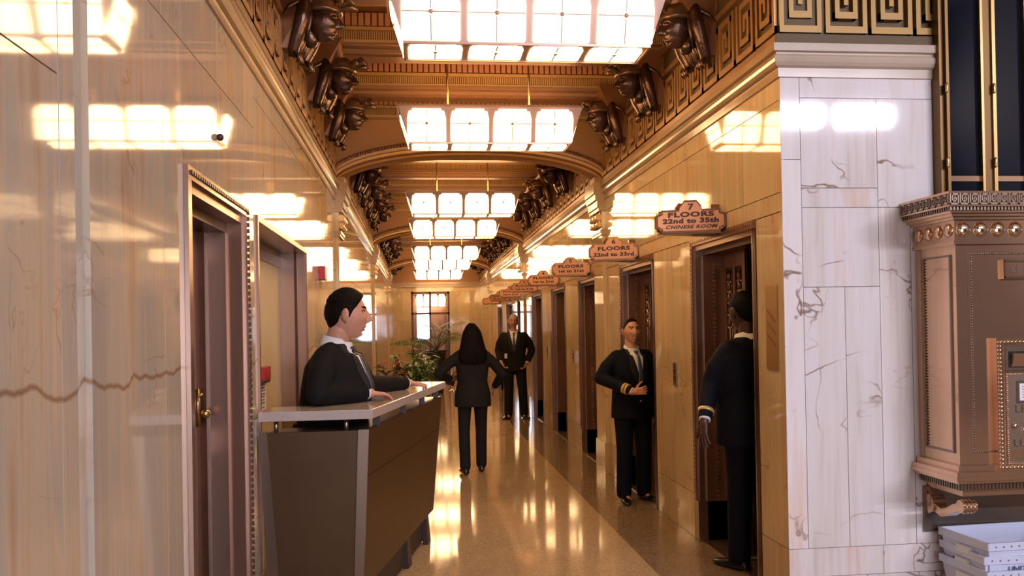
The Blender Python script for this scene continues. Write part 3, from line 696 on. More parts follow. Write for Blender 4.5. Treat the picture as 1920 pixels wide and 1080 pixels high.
# things fixed in the alcove
XA = XL-.19
m = MB(); yy = 5.86
m.box(XA, XA+.04, yy-.11, yy+.11, 1.285, 1.37, 'red'); m.box(XA+.04, XA+.046, yy-.06, yy+.06, 1.30, 1.355, 'red'); m.box(XA, XA+.035, yy-.11, yy+.11, 1.265, 1.285, 'ink')
single(m, 'alarm_box', 'small red alarm box on the cream alcove wall above the notice', 'alarm')
m = MB(); m.box(XA, XA+.004, yy-.12, yy+.12, 1.05, 1.25, 'paper')
o = single(m, 'paper_notice', 'white paper notice with black print below the red alarm box', 'notice')
m = MB(); 
for i, (z, ww) in enumerate(((1.23, .5), (1.213, .8), (1.19, .7), (1.173, .6), (1.15, .45), (1.13, .6), (1.10, .3), (1.075, .5))):
    m.box(XA+.004, XA+.0055, yy-.10*ww, yy+.10*ww, z-.004, z+.003, 'ink')
m.build('print', None, o)
m = MB(); m.box(XL+.0, XL+.055, 7.55, 7.70, 2.05, 2.17, 'bronze_dk'); m.box(XL+.005, XL+.053, 7.545, 7.55, 2.055, 2.165, 'red')
single(m, 'wall_flag_sign', 'small dark red projecting sign on the left wall past the alcove', 'sign')
m = MB(); m.ball((XL+.012, 3.83, 2.455), .016, 8, 'ink'); single(m, 'wall_stud', 'small black stud in the left wall above the service door', 'stud', smooth=True)
m = MB(); m.box(XR-.008, XR, 4.68, 4.84, 1.33, 1.82, 'brass_mat')
for a in (0, 1, 2): m.prism([(4.70, 1.46+a*.07), (4.82, 1.53+a*.07), (4.82, 1.545+a*.07), (4.70, 1.475+a*.07)], 'x', XR-.0095, XR-.008, 'bronze')  # slanting bronze strips draw the lines reflected in the plaque
single(m, 'wall_plaque', 'brass wall plaque on the corner pier beside the open lift', 'plaque')

# ------------------------------------------------------------------ concierge desk
A = Vector((-.25, 4.5, 0)); B = Vector((.20, 6.72, 0)); dl = (B-A); LEN = dl.length; ang = math.atan2(dl.y, dl.x)
t = thing('concierge_desk', 'bronze panelled concierge desk with pale stone counter on splayed legs', 'desk', (A.x, A.y, 0), 0)
d = dl.normalized(); nrm = Vector((d.y, -d.x, 0))     # outward towards the corridor
def loc(s, o, z): p = d*s+nrm*o; return (p.x, p.y, z)
ZT = 1.19; LW = -(A.x-XL)+.02
m = MB()     # L-shaped top
wl = XL-A.x+.03
out = [(wl, 0), (0, 0), tuple(loc(LEN, 0, 0)[:2]), tuple(loc(LEN, -.24, 0)[:2]), tuple(loc(.32, -.24, 0)[:2]), (wl, .30)]
m.prism(out, 'z', ZT-.05, ZT, 'desk_top'); m.build('countertop', None, t, bevel=.004)
ins = .03; tz = .075; zb0 = .20
m = MB()     # long side panel, leaning inwards below
m.hexa([loc(.05, -ins-tz-.03, zb0), loc(LEN-.06, -ins-tz-.03, zb0), loc(LEN-.06, -ins-tz, zb0), loc(.05, -ins-tz, zb0),
        loc(.02, -ins-.03, 1.08), loc(LEN-.03, -ins-.03, 1.08), loc(LEN-.03, -ins, 1.08), loc(.02, -ins, 1.08)], 'desk')
def side_o(z): return -ins-tz*(1-(z-zb0)/(1.08-zb0))
z = .83; m.hexa([loc(.03, side_o(z)-.01, z-.004), loc(LEN-.04, side_o(z)-.01, z-.004), loc(LEN-.04, side_o(z)+.002, z-.004), loc(.03, side_o(z)+.002, z-.004),
                 loc(.03, side_o(z)-.01, z+.004), loc(LEN-.04, side_o(z)-.01, z+.004), loc(LEN-.04, side_o(z)+.002, z+.004), loc(.03, side_o(z)+.002, z+.004)], 'desk_dk')
m.build('side_panel', None, t)
m = MB(); m.hexa([(wl+.05, .06, zb0), (-.06, .06, zb0), (-.06, .09, zb0), (wl+.05, .09, zb0), (wl+.02, .02, 1.08), (-.03, .02, 1.08), (-.03, .05, 1.08), (wl+.02, .05, 1.08)], 'desk')
m.build('front_panel', None, t)
for xa, xb in ((-.075, .0), (wl+.0, wl+.06)):
    m = MB(); f = .012
    m.hexa([(xa-.04 if xa > -.1 else xa+.03, .052, zb0), (xb-.065 if xa > -.1 else xb+.03, .052, zb0), (xb-.065 if xa > -.1 else xb+.03, .085, zb0), (xa-.04 if xa > -.1 else xa+.03, .085, zb0), (xa, .012, 1.085), (xb-.02, .012, 1.085), (xb-.02, .05, 1.085), (xa, .05, 1.085)], 'desk_metal')
    m.build('corner_post', None, t)
m = MB(); m.prism([(wl+.09, .12), (-.10, .12), tuple(loc(LEN-.2, -.14, 0)[:2]), tuple(loc(LEN-.2, -.17, 0)[:2]), (-.14, .15), (wl+.09, .15)], 'z', .02, .35, 'desk_dk'); m.build('toe_plinth', None, t)
m = MB(); m.prism([(wl+.04, .05), (-.05, .05), tuple(loc(LEN-.05, -.05, 0)[:2]), tuple(loc(LEN-.05, -.20, 0)[:2]), tuple(loc(.30, -.20, 0)[:2]), (wl+.04, .26)], 'z', 1.04, 1.075, 'desk_metal'); m.build('under_shelf', None, t)
for px, py in ((-.5, .06), (-.14, .06)):
    m = MB(); m.lathe([(.012, 1.07), (.012, ZT-.05)], (px, py, 0), 10, 'desk_metal'); m.build('standoff', None, t, smooth=True)
for s_ in (.28, .95, 1.55, 2.1):
    m = MB(); p = loc(s_, -.05, 0); m.box(p[0]-.02, p[0]+.02, p[1]-.02, p[1]+.02, 1.07, ZT-.05, 'desk_dk'); m.build('standoff', None, t)
for wx, wy in ((-.085, 5.83), (.05, 6.45)):
    m = MB(); c = Vector((wx-A.x-.02, wy-A.y, 0)); e = d*.055; q = nrm*.02
    lo = [c-e-q, c+e-q, c+e+q, c-e+q]; hi = [c-e*.6-q-nrm*.0+Vector((0, 0, .32)), c+e*.6-q+Vector((0, 0, .32)), c+e*.6+q+Vector((0, 0, .32)), c-e*.6+q+Vector((0, 0, .32))]
    hi = [h-nrm*.02 for h in hi]
    m.hexa([tuple(p) for p in lo]+[tuple(p) for p in hi], 'desk_metal_dk'); 
    m.build('leg', None, t)
for px in (wl+.12, -.2):
    m = MB(); m.box(px-.04, px+.04, .09, .15, 0, .22, 'desk_dk'); m.build('leg', None, t)

# ------------------------------------------------------------------ mail chute
t = thing('mail_chute', 'tall brass framed glass mail chute running up from the letter box', 'mail chute', (0, YC, 0))
cx = [2.955, 3.02, 3.20, 3.255, 3.30, 3.475, 3.52]
m = MB(); m.box(2.955, 3.52, -.05, -.0, 2.29, 4.55, 'dark'); m.build('chute_back', None, t)
m = MB()
for a, b, dd, c in ((2.950, 2.975, .075, 'brass_dk'), (2.975, 2.992, .10, 'brass_dk'), (3.185, 3.20, .10, 'brass'), (3.20, 3.255, .085, 'brass_dk'), (3.255, 3.275, .10, 'brass'), (3.455, 3.475, .10, 'brass'), (3.475, 3.52, .08, 'brass_dk')):
    m.box(a, b, -dd, -.0, 2.28, 4.55, c)
for z in (2.385, ): m.box(2.992, 3.475, -.082, -.05, z, z+.03, 'box_bronze')
m.build('chute_frame', None, t)
for a, b in ((2.992, 3.185), (3.275, 3.455)):
    m = MB(); m.box(a, b, -.07, -.062, 2.28, 4.55, 'glassdk'); m.build('glass_pane', None, t)
for x in (2.972, 3.258):
    for z in (2.46, 2.88):
        m = MB(); m.lathe([(.006, 0), (.008, .005), (.008, .05), (.006, .055)], (x, -.106, z), 8, 'brass'); m.build('hinge', None, t, smooth=True)

# ------------------------------------------------------------------ letter box
X0, X1, YF = 2.81, 3.68, -.385     # local y: wall at 0, front at YF
t = thing('letter_box', 'large bronze lobby letter box with Greek key rim below the chute', 'letter box', (0, YC, 0))
m = MB(); m.box(X0+.02, X1-.02, YF+.02, 0, .80, 2.12, 'box_bronze')
m.build('cabinet_body', None, t)
def stepped(name, prof, c, parent=t):     # prof: (grow, z0, z1)
    m = MB()
    for g_, z0, z1 in prof: m.box(X0-g_, X1+g_, YF-g_, 0, z0, z1, c)
    return m.build(name, None, parent)
stepped('base_moulding', ((.005, .80, .83), (.03, .775, .80), (.035, .755, .775), (.02, .74, .755), (-.015, .70, .74), (-.05, .66, .70)), 'box_bronze')
m = MB()
for i in range(46): x = X0+.01+i*.02; m.box(x, x+.011, YF+.005, YF+.03, .70, .74, 'box_dk')
for i in range(18): y = YF+.01+i*.02; m.box(X0+.005, X0+.03, y, y+.011, .70, .74, 'box_dk')
m.build('base_beading', None, t)
cap_o = stepped('cornice_rim', ((.0, 2.0, 2.02), (-.01, 2.02, 2.13), (.01, 2.13, 2.145), (.03, 2.145, 2.16), (.05, 2.16, 2.175), (.07, 2.19, 2.27)), 'box_bronze')
m = MB(); n = 52
for i in range(n): x = X0-.06+i*(X1-X0+.12)/n; m.box(x, x+.011, YF-.062, YF-.04, 2.172, 2.19, 'box_dk')
for i in range(22): y = YF-.055+i*.02; m.box(X0-.062, X0-.04, y, y+.011, 2.172, 2.19, 'box_dk')
m.box(X0-.045, X1+.045, YF-.045, 0, 2.17, 2.192, 'box_dk')
def kf(m_, x0, x1, z0, z1, d_, mm, xx=0): m_.box(X0-.066+xx+x0, X0-.066+xx+x1, YF-.0735, YF-.069, 2.20+z0, 2.20+z1, mm)
for i in range(19): key_unit(m, lambda m_, x0, x1, z0, z1, d_, mm, i=i: kf(m_, x0, x1, z0, z1, d_, mm, xx=i*.055), .05, .058, .004, 'box_dk', th=.8)
def ks(m_, y0, y1, z0, z1, d_, mm, yy=0): m_.box(X0-.0735, X0-.069, YF-.066+yy+y0, YF-.066+yy+y1, 2.20+z0, 2.20+z1, mm)
for i in range(8): key_unit(m, lambda m_, x0, x1, z0, z1, d_, mm, i=i: ks(m_, x0, x1, z0, z1, d_, mm, yy=i*.055), .05, .058, .004, 'box_dk', th=.8)
m.build('key_band', None, cap_o)
for i in range(9):
    m = MB(); m.ball((X0+.06+i*.098, YF+.012, 2.078), .042, 12, 'box_bright', sc=(1, .55, 1)); m.build('round_boss', None, t, smooth=True)
for i in range(4):
    m = MB(); m.ball((X0+.012, YF+.06+i*.09, 2.078), .038, 12, 'box_bronze', sc=(.55, 1, 1)); m.build('round_boss', None, t, smooth=True)
def bead_frame_y(x0, x1, z0, z1, y, r, nm, c='box_dk', parent=t):   # on front
    m = MB(); st = r*2.1
    for z in (z0, z1):
        k = int((x1-x0)/st)
        for i in range(k+1): m.ball((x0+i*(x1-x0)/k, y, z), r, 5, c)
    for x in (x0, x1):
        k = int((z1-z0)/st)
        for i in range(1, k): m.ball((x, y, z0+i*(z1-z0)/k), r, 5, c)
    return m.build(nm, None, parent, smooth=True)
bead_frame_y(X0+.105, X1-.105, .90, 1.95, YF+.02, .0065, 'beaded_frame')
m = MB()
for y0, y1, z0, z1 in ((YF+.06, YF+.07, .90, 1.94), (-.075, -.065, .90, 1.94), (YF+.06, -.065, .89, .90), (YF+.06, -.065, 1.94, 1.95)): m.box(X0+.012, X0+.02, y0, y1, z0, z1, 'box_dk')
for i in range(64): m.ball((X0+.014, -.082, .91+i*.0163), .0065, 4, 'box_dk')
m.build('side_frame', None, t)
m = MB(); m.box(X0+.28, X1-.28, YF+.005, YF+.02, 1.82, 1.91, 'box_bronze')
for z in (1.82, 1.91): m.box(X0+.275, X1-.275, YF-.003, YF+.02, z-.006, z+.006, 'box_bright')
for x in (X0+.28, X1-.28): m.box(x-.006, x+.006, YF-.003, YF+.02, 1.82, 1.91, 'box_bright')
q = m.build('name_plate', None, t)
m = MB(); Tn = Matrix.Translation((0, YF+.004, 0)) @ Matrix.Rotation(PI/2, 4, 'X'); add_text(m, 'LETTERS', .05, Tn @ Matrix.Translation(((X0+X1)/2, 1.865, 0)), 'box_dk', sx=1.2, depth=.003); m.build('lettering', None, q)
# collection door with slot, window, crest and writing
PX0, PX1, PZ0, PZ1 = X0+.212, X1-.212, .80, 1.50
m = MB(); m.box(PX0, PX1, YF-.02, YF+.02, PZ0, PZ1, 'box_bronze'); dr = m.build('collection_door', None, t)
bead_frame_y(PX0+.018, PX1-.018, PZ0+.02, PZ1-.02, YF-.022, .010, 'door_border', 'box_bright', dr)
m = MB(); m.box(PX0+.045, PX1-.045, YF-.03, YF-.02, 1.33, 1.45, 'box_dk'); m.box(PX0+.06, PX1-.06, YF-.0335, YF-.03, 1.345, 1.43, 'dark')
m.hexa([(PX0+.07, YF-.032, 1.35), (PX1-.07, YF-.032, 1.35), (PX1-.07, YF-.036, 1.35), (PX0+.07, YF-.036, 1.35), (PX0+.07, YF-.032, 1.42), (PX1-.07, YF-.032, 1.42), (PX1-.07, YF-.07, 1.42), (PX0+.07, YF-.07, 1.42)], 'box_bronze')
m.build('letter_slot', None, dr)
m = MB(); m.box(PX0+.05, PX1-.05, YF-.028, YF-.02, .84, 1.31, 'box_bronze_lt'); pl_ = m.build('inner_plate', None, dr)
pl_.data.materials[0] = M['box_bronze_lt']
bead_frame_y(PX0+.05, PX1-.05, .84, 1.31, YF-.028, .005, 'plate_border', 'box_bright', dr)
m = MB(); m.box(PX0+.115, PX1-.115, YF-.034, YF-.028, 1.17, 1.26, 'paper'); m.box(PX0+.10, PX1-.10, YF-.031, YF-.028, 1.155, 1.275, 'box_dk')
for i in range(5): m.box(PX0+.13, PX1-.135, YF-.0348, YF-.034, 1.185+i*.014, 1.189+i*.014, 'tub_ink')
m.build('schedule_window', None, dr)
m = MB(); Tn = Matrix.Translation((0, YF-.028, 0)) @ Matrix.Rotation(PI/2, 4, 'X'); cxm = (X0+X1)/2
add_text(m, 'LETTERS', .058, Tn @ Matrix.Translation((cxm, 1.125, 0)), 'box_dk', sx=1.25, depth=.003)
add_text(m, 'U.S. MAIL', .058, Tn @ Matrix.Translation((cxm, .945, 0)), 'box_dk', sx=1.25, depth=.003); m.build('lettering', None, dr)
m = MB(); yy = YF-.03       # eagle crest
m.ball((cxm, yy, 1.035), .035, 8, 'box_bright', sc=(.8, .3, 1.2)); m.ball((cxm+.006, yy-.004, 1.08), .014, 6, 'box_bright')
for s in (-1, 1):
    for j in range(6): m.tube([(cxm+s*.02, yy, 1.05-.006*j), (cxm+s*(.06+.006*j), yy, 1.075-.010*j), (cxm+s*(.10-.004*j), yy, 1.05-.016*j)], [.006, .006, .003], 5, 'box_bright')
    m.tube([(cxm+s*.01, yy, 1.0), (cxm+s*.03, yy, .985)], [.008, .004], 5, 'box_bright')
m.build('eagle_crest', None, dr, smooth=True)
m = MB(); m.ball((PX0+.085, yy-.006, 1.04), .017, 8, 'box_bright', sc=(1, .6, 1)); m.build('lock', None, dr, smooth=True)
m = MB(); m.box(PX0+.07, PX1-.07, YF-.031, YF-.028, .86, .915, 'box_bronze'); m.build('lower_plate', None, dr)
for xs_ in (X0+.05, X1-.11):     # scrolled brackets
    m = MB()
    pts = [(-.02, .66), (-.05, .60), (-.09, .545), (-.14, .53), (-.19, .545), (-.24, .575), (-.29, .59), (-.325, .60)]
    ring = [[(xs_, y, z-.02), (xs_+.06, y, z-.02), (xs_+.06, y, z+.025), (xs_, y, z+.025)] for y, z in pts]
    m.loft(ring, 'box_bronze')
    for y, z, r in ((-.325, .605, .035), (-.035, .565, .055)):
        m.lathe([(r*.4, -.012), (r, -.01), (r, .07), (r*.4, .072)], (0, 0, 0), 16, 'box_bronze', T=Matrix.Translation((xs_, y, z)) @ Matrix.Rotation(PI/2, 4, 'Y'))
    for j in range(3): m.lathe([(.037, .005+j*.022), (.040, .01+j*.022), (.037, .015+j*.022)], (0, 0, 0), 16, 'box_bright', T=Matrix.Translation((xs_, -.325, .605)) @ Matrix.Rotation(PI/2, 4, 'Y'))
    m.build('scroll_bracket', None, t, smooth='auto')
m = MB(); m.box(X0+.03, X1-.03, -.02, 0, .40, .66, 'box_dk'); m.build('back_plate', None, t)

# ------------------------------------------------------------------ mail tubs
def tub(name, z, rz, dx, label, deep=.28, printed=True):
    t = thing(name, label, 'mail tub', (3.20+dx, 4.36, z), rz, group='stacked white mail tubs')
    W0, D0, W1, D1 = .25, .155, .285, .19; H = deep; th = .006
    m = MB()
    o0 = [(-W0, -D0, 0), (W0, -D0, 0), (W0, D0, 0), (-W0, D0, 0)]; o1 = [(-W1, -D1, H), (W1, -D1, H), (W1, D1, H), (-W1, D1, H)]
    i1 = [(x*(1-th/W1), y*(1-th/D1), H) for x, y, _ in o1]; i0 = [(x*(1-th/W0), y*(1-th/D0), th) for x, y, _ in o0]
    R = m.loft([o0, o1, i1, i0], 'tub', cap=False); m.face(R[0][::-1], 'tub'); m.face(R[3], 'tub')
    for s in (-1, 1): m.box(-W1-.008, W1+.008, s*(D1+.004)-.006, s*(D1+.004)+.006, H-.035, H+.006, 'tub'); m.box(s*(W1+.004)-.006, s*(W1+.004)+.006, -D1-.008, D1+.008, H-.035, H+.006, 'tub')
    b = m.build('tub_body', None, t)
    for s in (-1, 1):
        m = MB(); m.box(s*(W1+.0)-.012, s*(W1+.0)+.012, -.05, .05, H-.09, H-.05, 'paper'); m.build('handle_slot', None, t)
    m = MB()
    for i in range(12): m.lathe([(.004, 0), (.004, .004)], (0, 0, 0), 8, 'tub_ink', T=Matrix.Translation((-.25+i*.045, -D1-.010, H-.015)) @ Matrix.Rotation(PI/2, 4, 'X'))
    sl_ = math.atan2(D1-D0, H)
    Tn = Matrix.Translation((0, -(D0+D1)/2-.004, H*.42)) @ Matrix.Rotation(PI/2+sl_, 4, 'X')
    add_text(m, 'UNITED STATES', .038, Tn @ Matrix.Translation((0, .022, 0)), 'tub_ink', sx=1.2); add_text(m, 'POSTAL SERVICE', .038, Tn @ Matrix.Translation((0, -.022, 0)), 'tub_ink', sx=1.2)
    sx_ = math.atan2(W1-W0, H)
    Ts = Matrix.Translation((-(W0+W1)/2-.004, 0, H*.45)) @ Matrix.Rotation(-PI/2, 4, 'Z') @ Matrix.Rotation(PI/2+sx_, 4, 'X')
    add_text(m, 'U.S. MAIL', .05, Ts, 'tub_ink', sx=1.1)
    m.build('print', None, t)
tub('mail_tub', 0, 0.03, .0, 'white plastic mail tub at the bottom of the stack under the letter box')
tub('mail_tub', .075, -.02, .004, 'upper white plastic mail tub nested in the stack under the letter box')
tub('mail_tub', .15, .05, .0, 'topmost open white plastic mail tub under the letter box')

# ------------------------------------------------------------------ plants
def leaf(m, base, dirv, L, wd, droop, c, n=5, fold=.25):
    d = Vector(dirv).normalized(); side = d.cross(Vector((0, 0, 1)));
    if side.length < .05: side = Vector((1, 0, 0))
    side.normalize(); p = Vector(base); A_ = []
    for i in range(n+1):
        t_ = i/n; q = p+d*L*t_+Vector((0, 0, -droop*L*t_*t_)); ww = wd*math.sin(PI*min(.98, max(.04, t_*.92+.06)))**.8*.5
        A_.append((q-side*ww+Vector((0, 0, ww*fold)), q, q+side*ww+Vector((0, 0, ww*fold))))
    V = [[m.bm.verts.new(x) for x in a] for a in A_]
    for a, b in zip(V, V[1:]):
        m.face([a[0], a[1], b[1], b[0]], c); m.face([a[1], a[2], b[2], b[1]], c)
def bushy(name, x, y, label, cat, kinds, h, spread, nl, potr=.16, poth=.45, rnd=1):
    R_ = random.Random(rnd); t = thing(name, label, cat, (x, y, 0))
    m = MB(); m.lathe([(potr*.75, 0), (potr*.8, .02), (potr, poth-.04), (potr*1.08, poth-.03), (potr*1.08, poth), (potr*.95, poth), (potr*.93, poth-.04)], n=24, m='pot'); m.lathe([(.001, poth-.035), (potr*.93, poth-.035)], n=20, m='soil', cap=False); m.build('pot', None, t, smooth='auto')
    m = MB(); f = MB()
    for i in range(nl):
        a = R_.random()*2*PI; r = spread*(.2+.8*R_.random()); zt_ = poth+h*(.25+.75*R_.random())
        top = Vector((math.cos(a)*r*.7, math.sin(a)*r*.7, zt_)); b0 = Vector((math.cos(a)*.04, math.sin(a)*.04, poth-.03)); mid = (b0+top)/2+Vector((-math.cos(a)*.03, -math.sin(a)*.03, .06))
        m.tube([b0, mid, top], [.006, .005, .003], 5, 'stem')
        for j in range(9):
            tt = .35+.65*j/8; pz = b0.lerp(top, tt)+Vector((0, 0, .05*math.sin(PI*tt))); aa = a+R_.uniform(-1.6, 1.6)+(j % 2)*PI*.5
            leaf(f, pz, (math.cos(aa), math.sin(aa), R_.uniform(.0, .8)), R_.uniform(.15, .24), R_.uniform(.055, .085), R_.uniform(.2, .7), kinds[R_.randrange(len(kinds))])
    m.build('stem', None, t, smooth=True); f.build('foliage', None, t)
bushy('potted_plant', -.42, 12.3, 'red and green leaved bushy plant by the left wall past the desk', 'plant', ['leaf_red', 'leaf_red', 'leaf'], .75, .34, 24, poth=.5, rnd=3)
bushy('potted_plant', -.10, 13.5, 'green leafy bushy plant right of the red-leaved one', 'plant', ['leaf', 'leaf_lt', 'leaf'], .72, .48, 32, poth=.5, rnd=5)
bushy('potted_plant', -.34, 11.5, 'low bright green bushy plant in front of the red-leaved one', 'plant', ['leaf', 'leaf_lt'], .42, .36, 24, poth=.45, rnd=8)
bushy('potted_plant', .02, 15.4, 'tall thin green plant beside the steel urn', 'plant', ['leaf', 'leaf_lt'], .75, .36, 16, poth=.5, rnd=11)
t = thing('potted_palm', 'tall arching palm in a dark tapered planter before the far entrance', 'plant', (.42, 21.5, 0)); R_ = random.Random(4)
m = MB(); m.lathe([(.17, 0), (.17, .03), (.25, 1.02), (.27, 1.04), (.27, 1.08), (.24, 1.08), (.235, 1.03)], n=28, m='pot'); m.lathe([(.001, 1.04), (.235, 1.04)], n=20, m='soil', cap=False); m.build('planter', None, t, smooth='auto')
for i in range(15):
    a = i*2.4+R_.random()*.4; L_ = R_.uniform(.85, 1.3); el = R_.uniform(.5, 1.35); m = MB(); P_ = []
    for j in range(9):
        q = j/8; P_.append(Vector((math.cos(a)*math.cos(el)*L_*q+math.cos(a)*.25*q*q, math.sin(a)*math.cos(el)*L_*q+math.sin(a)*.25*q*q, 1.05+math.sin(el)*L_*q*1.25-.55*L_*q*q)))
    m.tube(P_, [.010-.0008*j for j in range(9)], 5, 'stem')
    for j in range(14):
        q = .25+.75*j/13; k = min(7, int(q*8)); p = P_[k].lerp(P_[k+1], q*8-k); dd = (P_[k+1]-P_[k]).normalized(); sd = dd.cross(Vector((0, 0, 1))).normalized()
        for s in (-1, 1): leaf(m, p, sd*s+dd*.7, .24*math.sin(PI*(q*.8+.15))+.06, .032, .45, 'leaf_lt' if (i+j) % 3 == 0 else 'leaf', 3)
    m.build('frond', None, t)
m = MB(); m.lathe([(.15, 0), (.16, .02), (.155, .9), (.17, .92), (.17, .96), (.12, .97), (.10, .93)], n=28, m='steel'); single(m, 'ash_urn', 'polished steel cylinder urn left of the palm planter', 'ash urn', smooth='auto').location = (.13, 21.2, 0)
m = MB(); m.lathe([(.001, 0), (.13, 0), (.13, .02), (.02, .04), (.02, .78), (.05, .80), (.001, .82)], n=20, m='steel'); single(m, 'stanchion_post', 'slim steel post right of the palm planter', 'post', smooth='auto').location = (.86, 22.2, 0)
# ------------------------------------------------------------------ heads
def G(x, z, cx, cz, sx, sz): return math.exp(-((x-cx)/sx)**2-((z-cz)/sz)**2)
def headpt(u, v, f=None):      # u azimuth from the face (0), v elevation; front is -Y, the person's left is +X
    f = f or {}
    x, y, z = math.sin(u)*math.cos(v), -math.cos(u)*math.cos(v), math.sin(v)
    px, py, pz = .076*x, .097*y, .118*z
    if z < 0:
        t = -z; px *= 1-.30*t**1.6*(1 if y < .3 else .6)
        if y > 0: py *= 1-.30*t
        else: py *= 1+.05*t
    if z < 0 and y < 0: cv = max(.08, math.cos(v)); py *= 1+(cv**-.45-1)*.9*min(1, -y/cv); px *= cv**-.12
    front = max(0, -y-.05)**.5 if y < -.05 else 0
    k = f.get('k', 1.0); sm = f.get('smile', 0)
    d = .030*G(px, pz, 0, -.020, .0105, .016)*f.get('nose', 1)+.018*G(px, pz, 0, .006, .009, .022)*f.get('nose', 1)
    for s in (-1, 1):
        d += .007*G(px, pz, s*.013, -.030, .007, .008)+.007*k*G(px, pz, s*.028, .040, .020, .009)-.013*k*G(px, pz, s*.031, .018, .015, .012)+.007*G(px, pz, s*.032, .018, .010, .0075)
        d += (.005+.004*sm)*k*G(px, pz, s*.040, -.016, .018, .018)-.004*k*G(px, pz, s*.045, -.055, .014, .02)
    d += .011*G(px, pz, 0, -.056, .020+.006*sm, .007)+.010*G(px, pz, 0, -.072, .019+.005*sm, .007)-.008*G(px, pz, 0, -.064, .022, .0028)-.008*k*G(px, pz, 0, -.085, .02, .006)+.012*k*G(px, pz, 0, -.099, .02, .014)
    return Vector((px, py-d*front, pz))
def head_grid(mb, T, f=None, nu=72, nv=60, m=None, off=None):
    R = []
    for j in range(1, nv):
        v = -PI/2+PI*j/nv; r = []
        for i in range(nu):
            q = 2*PI*i/nu; u = q-.45*math.sin(q)      # denser towards the face
            p = headpt(u, v, f)
            if off: p = p*(1+off(p)/max(.05, p.length))
            r.append(T @ p)
        R.append(r)
    mb.loft(R, m)
def xform(loc, rx=0, ry=0, rz=0, s=1):
    return Matrix.Translation(loc) @ Matrix.Rotation(rz, 4, 'Z') @ Matrix.Rotation(rx, 4, 'X') @ Matrix.Rotation(ry, 4, 'Y') @ Matrix.Scale(s, 4)
def remesh(mb, name, voxel, smooth_it=0, parent=None, m=None, paint=None, mats=None):
    me = bpy.data.meshes.new(name); bmesh.ops.recalc_face_normals(mb.bm, faces=mb.bm.faces); mb.bm.to_mesh(me); mb.bm.free()
    o = bpy.data.objects.new(name, me); COL.objects.link(o)
    r = o.modifiers.new('r', 'REMESH'); r.mode = 'VOXEL'; r.voxel_size = voxel; r.use_smooth_shade = True
    if smooth_it: s = o.modifiers.new('s', 'SMOOTH'); s.iterations = smooth_it; s.factor = .5
    dg = bpy.context.evaluated_depsgraph_get(); dg.update()
    m2 = bpy.data.meshes.new_from_object(o.evaluated_get(dg)); m2.name = name
    o.modifiers.clear(); o.data = m2; bpy.data.meshes.remove(me)
    m2.materials.clear()
    for x in (mats or [m]): m2.materials.append(M[x])
    m2.polygons.foreach_set('use_smooth', [True]*len(m2.polygons))
    m2.polygons.foreach_set('material_index', [0]*len(m2.polygons))
    if paint:
        for p in m2.polygons:
            k = paint(p.center)
            if k: p.material_index = k
    if parent: o.parent = parent
    return o

def hand(mb, w, d, n, side, s=1.0, curl=(.35, .5, .5), thumb=.5, spread=.12):
    """wrist w, finger direction d, palm faces n, side = direction towards the thumb"""
    w, d, n, side = Vector(w), Vector(d).normalized(), Vector(n).normalized(), Vector(side)
    side = (side-d*side.dot(d)).normalized(); n = (n-d*n.dot(d)-side*n.dot(side)).normalized()
    mb.cap(w-d*.03, w+d*.015, .026*s, .027*s)
    for o in (-.024, -.008, .010, .026): mb.cap(w+d*.012*s+side*o*.7*s, w+d*.082*s+side*o*s, .014*s, .0115*s, 10)
    for o, L_, r in ((-.030, .060, .0078), (-.010, .078, .0085), (.011, .084, .0088), (.031, .074, .0086)):
        p = w+d*.082*s+side*o*s; a = d.copy(); a = (a+side*(o/.03)*spread).normalized(); seg = (L_*.45, L_*.32, L_*.25); rr = r*s
        th = 0
        for q, c in zip(seg, curl):
            th += c; v = (a*math.cos(th)+n*math.sin(th)); p2 = p+v*q*s; mb.cap(p, p2, rr, rr*.93, 10); p = p2; rr *= .92
    p = w+d*.022*s+side*.022*s; v = (d*.55+side*.75+n*thumb*.4).normalized()
    for q, r in ((.042, .0125), (.032, .0105), (.026, .009)):
        p2 = p+v*q*s; mb.cap(p, p2, r*s, r*.9*s, 10); p = p2; v = (v+d*.35+n*.15*thumb).normalized()

def sellipse(cx, cy, z, rx, ry, n=36, e=2.4):
    P = []
    for k in range(n):
        t = 2*PI*k/n; c, s = math.cos(t), math.sin(t)
        P.append(Vector((cx+rx*math.copysign(abs(c)**(2/e), c), cy+ry*math.copysign(abs(s)**(2/e), s), z)))
    return P

def drape(bvh, pts_fn, ni, nj, off, mb, m, direction=(0, 1, 0), T=None):
    """lay a grid of points on the clothed surface: pts_fn(i,j) -> start point in front"""
    grid = []
    D = Vector(direction).normalized()
    for i in range(ni+1):
        row = []
        for j in range(nj+1):
            p = Vector(pts_fn(i/ni, j/nj)); h, nn, _, _ = bvh.ray_cast(p-D*.6, D, 1.2)
            row.append(None if h is None else (h-D*off))
        grid.append(row)
    V = [[mb.bm.verts.new(p) if p is not None else None for p in r] for r in grid]
    W = [[mb.bm.verts.new(p+D*.012) if p is not None else None for p in r] for r in grid]
    for i in range(ni):
        for j in range(nj):
            q = [V[i][j], V[i+1][j], V[i+1][j+1], V[i][j+1]]
            if all(q): mb.face(q, m)
    per = [(i, 0) for i in range(ni)]+[(ni, j) for j in range(nj)]+[(i, nj) for i in range(ni, 0, -1)]+[(0, j) for j in range(nj, 0, -1)]
    for a, b in zip(per, per[1:]+per[:1]):
        q = [V[a[0]][a[1]], V[b[0]][b[1]], W[b[0]][b[1]], W[a[0]][a[1]]]
        if all(q): mb.face(q, m)

